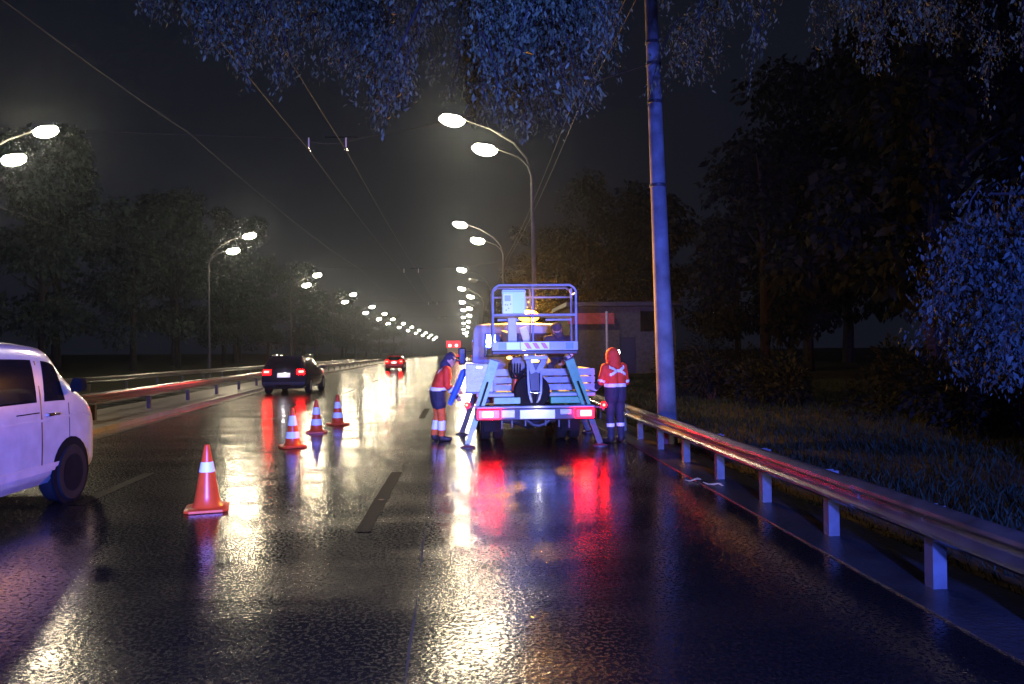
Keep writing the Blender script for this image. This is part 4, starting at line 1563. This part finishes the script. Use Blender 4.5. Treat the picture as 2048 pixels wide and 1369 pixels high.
for x, z, lab, s in ((20.3, 4.75, 'brighter of two tiny lights among the dark trees', .11), (19.85, 4.95, 'smaller left one of two tiny lights among the dark trees', .075)):
    t = thing('distant_lamp', lab, 'lamp', (x, 60, .9), 'tiny lights among the dark trees')
    MB().tube([(x, 60.1, .5), (x, 60.1, z)], .04, 6).build('post', DGREY, t)
    MB().ell((x, 60, z), (s, s, s), 10, 8).build('globe', SMALLW, t)


# ------------------------------------------------------------------ trees
def leaves(C, D, ln, wd, seed):
    """narrow folded leaves: centres C, directions D"""
    r = np.random.default_rng(seed)
    n = len(C)
    D = D / np.linalg.norm(D, axis=1)[:, None]
    A = r.normal(size=(n, 3))
    S_ = np.cross(D, A)
    S_ /= np.linalg.norm(S_, axis=1)[:, None]
    q_ = 0.45 + 1.2 * r.random(n) ** 1.6
    l = (ln * q_ * (0.8 + 0.4 * r.random(n)))[:, None]
    w = (wd * q_ * (0.7 + 0.6 * r.random(n)))[:, None]
    Nn = np.cross(D, S_)
    p0 = C
    p1 = C + D * l * .45 + S_ * w + Nn * w * .4
    p2 = C + D * l
    p3 = C + D * l * .45 - S_ * w + Nn * w * .4
    V = np.stack([p0, p1, p2, p3], 1).reshape(-1, 3)
    return V, np.arange(n * 4).reshape(n, 4)


def hanging_crown(anchors, seed, per=34, length=.75, ln=.085, wd=.011):
    """drooping sprays: each anchor carries a twig that arches and hangs, with leaflets on side stalks"""
    r = np.random.default_rng(seed)
    Cs, Ds, tw = [], [], []
    for a in anchors:
        a = np.array(a, float)
        az = r.random() * 2 * PI
        out = np.array((math.cos(az), math.sin(az), 0)) * r.uniform(.15, .5)
        L = length * r.uniform(.6, 1.25)
        pts = []
        for k in range(6):
            u = k / 5
            pts.append(a + out * u * L + np.array((0, 0, -1)) * L * (u ** 1.6) * .9)
        tw.append(pts)
        m = int(per * r.uniform(.7, 1.3))
        u = r.random(m) ** .8
        base = np.array([pts[min(4, int(q * 5))] + (pts[min(5, int(q * 5) + 1)] - pts[min(4, int(q * 5))]) * (q * 5 - min(4, int(q * 5))) for q in u])
        sp = r.normal(size=(m, 3)) * np.array((.085, .085, .05)) * (1.15 - .5 * u)[:, None]
        d = np.array((0, 0, -1.0)) + r.normal(size=(m, 3)) * .45 + out * .5
        Cs.append(base + sp)
        Ds.append(d)
    return np.concatenate(Cs), np.concatenate(Ds), tw


def tree_from(name, label, cat_group, base, limbs, anchors, seed, mat, per, length, ln, wd, trunk_r, trunk_top):
    t = thing(name, label, 'tree', base, cat_group)
    bx, by, bz = base
    MB().tube([(bx, by, bz - .4), (bx + .03, by, bz + .6), (bx - .05, by + .05, bz + trunk_top * .5), (bx, by, bz + trunk_top)], [trunk_r * 1.25, trunk_r, trunk_r * .8, trunk_r * .55], 12).build('trunk', BARK, t)
    for lm, r0 in limbs:
        MB().tube(lm, [r0 * (1 - .85 * k / (len(lm) - 1)) for k in range(len(lm))], 7).build('limb', BARK, t)
    C, D, tw = hanging_crown(anchors, seed, per, length, ln, wd)
    V, F = leaves(C, D, ln, wd, seed)
    o = np_mesh('crown', V - np.array(base), F, mat)
    o.parent = t
    b = MB()
    for p in tw:
        b.tube(p[::2] + [p[-1]], [.009, .007, .005, .003], 3, False)
    b.build('twigs', BARK, t)
    return t


ZL = np.array([(-3.3, 5.75), (-3.1, 5.3), (-2.8, 4.95), (-2.5, 4.66), (-2.2, 4.75), (-1.95, 4.55), (-1.6, 4.95), (-1.35, 4.72), (-1.1, 4.82), (-.85, 4.3), (-.70, 4.05), (-.52, 4.25), (-.35, 4.85), (-.1, 4.75),
               (.1, 4.55), (.35, 4.6), (.6, 4.3), (.8, 4.0), (1.0, 4.3), (1.3, 4.3), (1.5, 4.5), (1.7, 5.0), (2.1, 4.95), (2.4, 4.6), (2.65, 4.65), (2.9, 5.1), (3.6, 5.1), (4.2, 5.2), (5.2, 4.9), (6.6, 4.6)])
r = np.random.default_rng(5)
anch = []
cl_ = np.stack([r.uniform(-3.35, 6.4, 90), r.uniform(7.1, 9.6, 90), r.uniform(0, 1.9, 90) ** 1.0], -1)
while len(anch) < 900:
    c_ = cl_[r.integers(0, len(cl_))]
    x, y = c_[0] + r.normal() * .22, c_[1] + r.normal() * .22
    if x < -3.4:
        continue
    k = y / 8.0
    zl = np.interp(x / k, ZL[:, 0], ZL[:, 1])
    zl = 1.7 + (zl - 1.7) * k
    if x > 2.9 and r.random() < .84:
        continue
    if .205 < x / y < .285:
        continue
    z = zl + .33 + c_[2] * .75 + abs(r.normal()) * .28
    top = 6.0 + .55 * min(1, (x + 3.4) / 2) + .3
    if z > top + 1.0:
        continue
    anch.append((x, y, z))
lim = [([(7.0, 8.4, 6.6), (5.2, 8.3, 7.7), (3.0, 8.2, 7.9), (.8, 8.1, 7.5), (-1.2, 8.0, 6.8), (-2.6, 8.1, 6.0)], .13),
       ([(7.0, 8.4, 7.0), (5.0, 8.9, 7.9), (3.4, 9.2, 7.8), (1.4, 9.2, 7.1), (-.6, 9.1, 6.4), (-1.9, 8.9, 5.6)], .11),
       ([(3.0, 8.2, 7.9), (2.2, 7.6, 6.3), (1.5, 7.4, 5.6), (1.0, 7.3, 4.9)], .05),
       ([(.8, 8.1, 7.5), (.2, 7.7, 6.1), (-.4, 7.6, 5.3), (-.7, 7.7, 4.7)], .045),
       ([(3.4, 9.2, 7.8), (2.9, 8.4, 6.3), (2.6, 8.1, 5.3)], .045)]
tree_from('overhanging_tree', 'big leafy tree whose drooping branches overhang the road at the top', None, (7.0, 8.4, .35), lim, anch, 21, LEAF1, 105, .72, .050, .0095, .24, 7.6)
# nearer bough, deep blue in the beacon light
anch = []
while len(anch) < 120:
    x = r.uniform(.12, 1.05)
    y = r.uniform(5.9, 6.7)
    zl = np.interp(x, [.1, .35, .6, .85, 1.05], [3.95, 3.95, 3.95, 4.3, 4.5])
    anch.append((x, y, zl + .3 + r.random() * 1.2))
tree_from('near_tree', 'tree with a dense blue lit bough hanging above the street lamps', None, (7.4, 4.6, .3), [([(7.4, 4.6, 5.0), (6.0, 5.2, 6.8), (3.0, 5.9, 7.0), (1.3, 6.2, 6.2), (.7, 6.3, 5.2), (.55, 6.3, 4.6)], .09)], anch, 33, LEAF1, 120, .62, .050, .0095, .2, 5.4)
# branch at the right edge
anch = []
while len(anch) < 150:
    z = r.uniform(1.75, 3.15)
    xl = np.interp(z, [1.5, 1.9, 2.25, 2.5, 2.8, 3.1], [4.1, 3.95, 3.75, 3.62, 3.75, 4.1])
    x = xl + .05 + r.random() * 1.4
    anch.append((x, r.uniform(5.2, 6.1), z))
tree_from('verge_tree', 'young tree with bright blue lit foliage cut by the right edge', None, (5.5, 5.7, .3), [([(5.5, 5.7, 1.6), (5.1, 5.7, 2.4), (4.6, 5.6, 2.9), (4.1, 5.6, 2.9)], .05), ([(5.5, 5.7, 1.2), (5.0, 5.6, 1.9), (4.4, 5.5, 2.2)], .04)], anch, 44, LEAF4, 120, .5, .048, .0095, .09, 3.2)


# dark woods either side: a few crown meshes shared by many trees
def crown_mesh(seed, H, R, n, drop, mat=None):
    r = np.random.default_rng(seed)
    cl = []
    for k in range(26):
        u = r.random()
        a = r.random() * 2 * PI
        q = R * (1 - .55 * u) * math.sqrt(r.random())
        cl.append((q * math.cos(a), q * math.sin(a), H * (.22 + .72 * u), R * r.uniform(.25, .45)))
    cl = np.array(cl)
    k = r.integers(0, len(cl), n)
    d = r.normal(size=(n, 3))
    d /= np.linalg.norm(d, axis=1)[:, None]
    C = cl[k, :3] + d * (cl[k, 3] * r.random(n) ** .45)[:, None] * np.array((1, 1, .75))
    D = d * .6 + np.array((0, 0, -drop)) + r.normal(size=(n, 3)) * .5
    V, F = leaves(C, D, .30, .085, seed)
    return np_mesh('crown', V, F, mat or LEAF2, link=False)


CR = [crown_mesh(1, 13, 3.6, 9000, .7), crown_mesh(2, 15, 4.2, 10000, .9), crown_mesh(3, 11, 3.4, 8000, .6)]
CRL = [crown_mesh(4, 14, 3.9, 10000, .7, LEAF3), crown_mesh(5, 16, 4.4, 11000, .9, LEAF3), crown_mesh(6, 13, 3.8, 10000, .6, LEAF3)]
TRK = [MB().tube([(0, 0, -.5), (.1, 0, 2), (-.1, .1, 6), (0, 0, 10)], [.28, .22, .15, .05], 8).mesh('trunk', BARK) for _ in range(1)]
LIMB = MB()
for k in range(6):
    a = k * 1.1
    LIMB.tube([(0, 0, 3 + k), (1.0 * math.cos(a), 1.0 * math.sin(a), 4.2 + k), (2.2 * math.cos(a), 2.2 * math.sin(a), 5 + k)], [.09, .06, .02], 6)
LIMBM = LIMB.mesh('limbs', BARK)


def wood_tree(x, y, z, v, s, rz, label, group):
    t = thing('wood_tree', label, 'tree', (x, y, z), group)
    for nm, me in (('trunk', TRK[0]), ('crown', (CRL if x < 0 else CR)[v]), ('limbs', LIMBM)):
        o = bpy.data.objects.new(nm, me)
        COL.objects.link(o)
        o.parent = t
    t.rotation_euler = (0, 0, rz)
    t.scale = (s, s, s * random.uniform(.92, 1.1))
    return t


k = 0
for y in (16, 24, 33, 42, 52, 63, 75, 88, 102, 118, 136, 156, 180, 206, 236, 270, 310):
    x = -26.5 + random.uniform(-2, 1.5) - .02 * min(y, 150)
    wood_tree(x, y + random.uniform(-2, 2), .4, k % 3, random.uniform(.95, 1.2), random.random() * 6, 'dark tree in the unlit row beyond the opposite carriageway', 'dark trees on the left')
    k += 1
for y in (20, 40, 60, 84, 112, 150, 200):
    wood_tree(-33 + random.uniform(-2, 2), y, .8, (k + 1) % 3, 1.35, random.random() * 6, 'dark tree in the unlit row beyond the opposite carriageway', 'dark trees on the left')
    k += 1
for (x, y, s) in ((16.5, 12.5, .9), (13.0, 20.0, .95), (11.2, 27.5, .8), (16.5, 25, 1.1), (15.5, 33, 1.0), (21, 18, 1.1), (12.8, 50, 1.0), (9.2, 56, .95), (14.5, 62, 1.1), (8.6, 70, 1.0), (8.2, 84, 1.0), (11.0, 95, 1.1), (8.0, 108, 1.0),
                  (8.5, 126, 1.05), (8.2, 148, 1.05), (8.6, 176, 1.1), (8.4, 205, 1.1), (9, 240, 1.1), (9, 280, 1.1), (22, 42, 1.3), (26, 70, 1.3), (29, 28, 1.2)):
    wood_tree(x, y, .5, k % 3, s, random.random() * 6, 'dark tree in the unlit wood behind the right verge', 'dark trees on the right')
    k += 1
# scrub along the wood's edge on the right
r = np.random.default_rng(9)
for i, (x, y, h) in enumerate(((8.2, 11.5, 1.3), (8.8, 14.5, 1.6), (7.6, 17.5, 1.3), (9.4, 8.8, 1.5), (7.0, 21.0, 1.2), (8.6, 24.5, 1.8))):
    t = thing('verge_bush', 'low dark bush at the edge of the wood behind the grass', 'bush', (x, y, .3), 'low dark bushes behind the grass')
    n = 3600
    d = r.normal(size=(n, 3))
    d /= np.linalg.norm(d, axis=1)[:, None]
    cc = r.normal(size=(9, 3)) * np.array((.6, .6, .25)) * h * .6 + np.array((0, 0, h * .5))
    q = r.integers(0, 9, n)
    C = cc[q] + d * (h * .42 * r.random(n) ** .5)[:, None]
    C[:, 2] = np.maximum(C[:, 2], .02)
    V, F = leaves(C, d + np.array((0, 0, -.2)), .11, .028, i)
    o = np_mesh('foliage', V, F, LEAF2)
    o.parent = t
    b = MB()
    for a in range(5):
        b.tube([(0, 0, -.2), (.25 * math.cos(a * 1.3), .25 * math.sin(a * 1.3), h * .5), (.5 * math.cos(a * 1.3), .5 * math.sin(a * 1.3), h * .8)], [.025, .018, .008], 5)
    o = b.build('stems', BARK, None)
    o.parent = t

# ------------------------------------------------------------------ rescue van parked behind the photographer: its beacons and headlamps light the scene
RX, RYF = 0.9, -3.6
rv, rsh = van('rescue_van', 'rescue van with a blue light bar, parked behind the photographer', RX, RYF)
bar = MB().box((RX - .62, RYF - 1.75, 1.93), (RX + .62, RYF - 1.45, 2.07), .04).build('light_bar', BLUEL, rv)
for s in (-1, 1):
    rsh.cap(1, 1.3, 2.6, .55 * s, .95 * s, .01).build('headlamp', WLAMP, rv)
    ld = bpy.data.lights.new('blue_beacon_light', 'SPOT')
    ld.spot_size = rad(84)
    ld.spot_blend = 1.0
    ld.energy = BLUE * (.85 if s > 0 else .6)
    ld.color = (.075, .135, 1.0)
    ld.shadow_soft_size = .14
    lo = bpy.data.objects.new('blue_beacon_light', ld)
    COL.objects.link(lo)
    lo.parent = rv
    lo.location = (s * .45, 2.5 - 1.4, 2.28)
    lo.rotation_euler = (rad(84), 0, rad(19 if s < 0 else -5))
    ld = bpy.data.lights.new('headlamp_light', 'SPOT')
    ld.energy = HEAD * (1.0 if s < 0 else .8)
    ld.color = (1.0, .88, .86)
    ld.spot_size = rad(29 if s < 0 else 27)
    ld.spot_blend = .75
    ld.shadow_soft_size = .10
    lo = bpy.data.objects.new('headlamp_light', ld)
    COL.objects.link(lo)
    lo.parent = rv
    lo.location = (s * .62, 2.58, .72)
    tgt = Vector(((-2.3 if s < 0 else 1.2) - RX, 14 - (RYF - 2.5), .85)) - Vector(lo.location)
    lo.rotation_euler = tgt.to_track_quat('-Z', 'Y').to_euler()

# ------------------------------------------------------------------ rain haze in the air
hz = MB().box((-128, -17, -1.2), (128, 595, 24)).build('haze', None or SOIL, smooth=False)
hz.data.materials.clear()
m = bpy.data.materials.new('haze')
m.use_nodes = True
nt = m.node_tree
nt.nodes.remove(nt.nodes['Principled BSDF'])
pv = nt.nodes.new('ShaderNodeVolumePrincipled')
pv.inputs['Color'].default_value = (.74, .84, 1.0, 1)
pv.inputs['Density'].default_value = 0.00048
pv.inputs['Anisotropy'].default_value = 0.88
nt.links.new(pv.outputs[0], nt.nodes['Material Output'].inputs['Volume'])
hz.data.materials.append(m)
hz['kind'] = 'stuff'
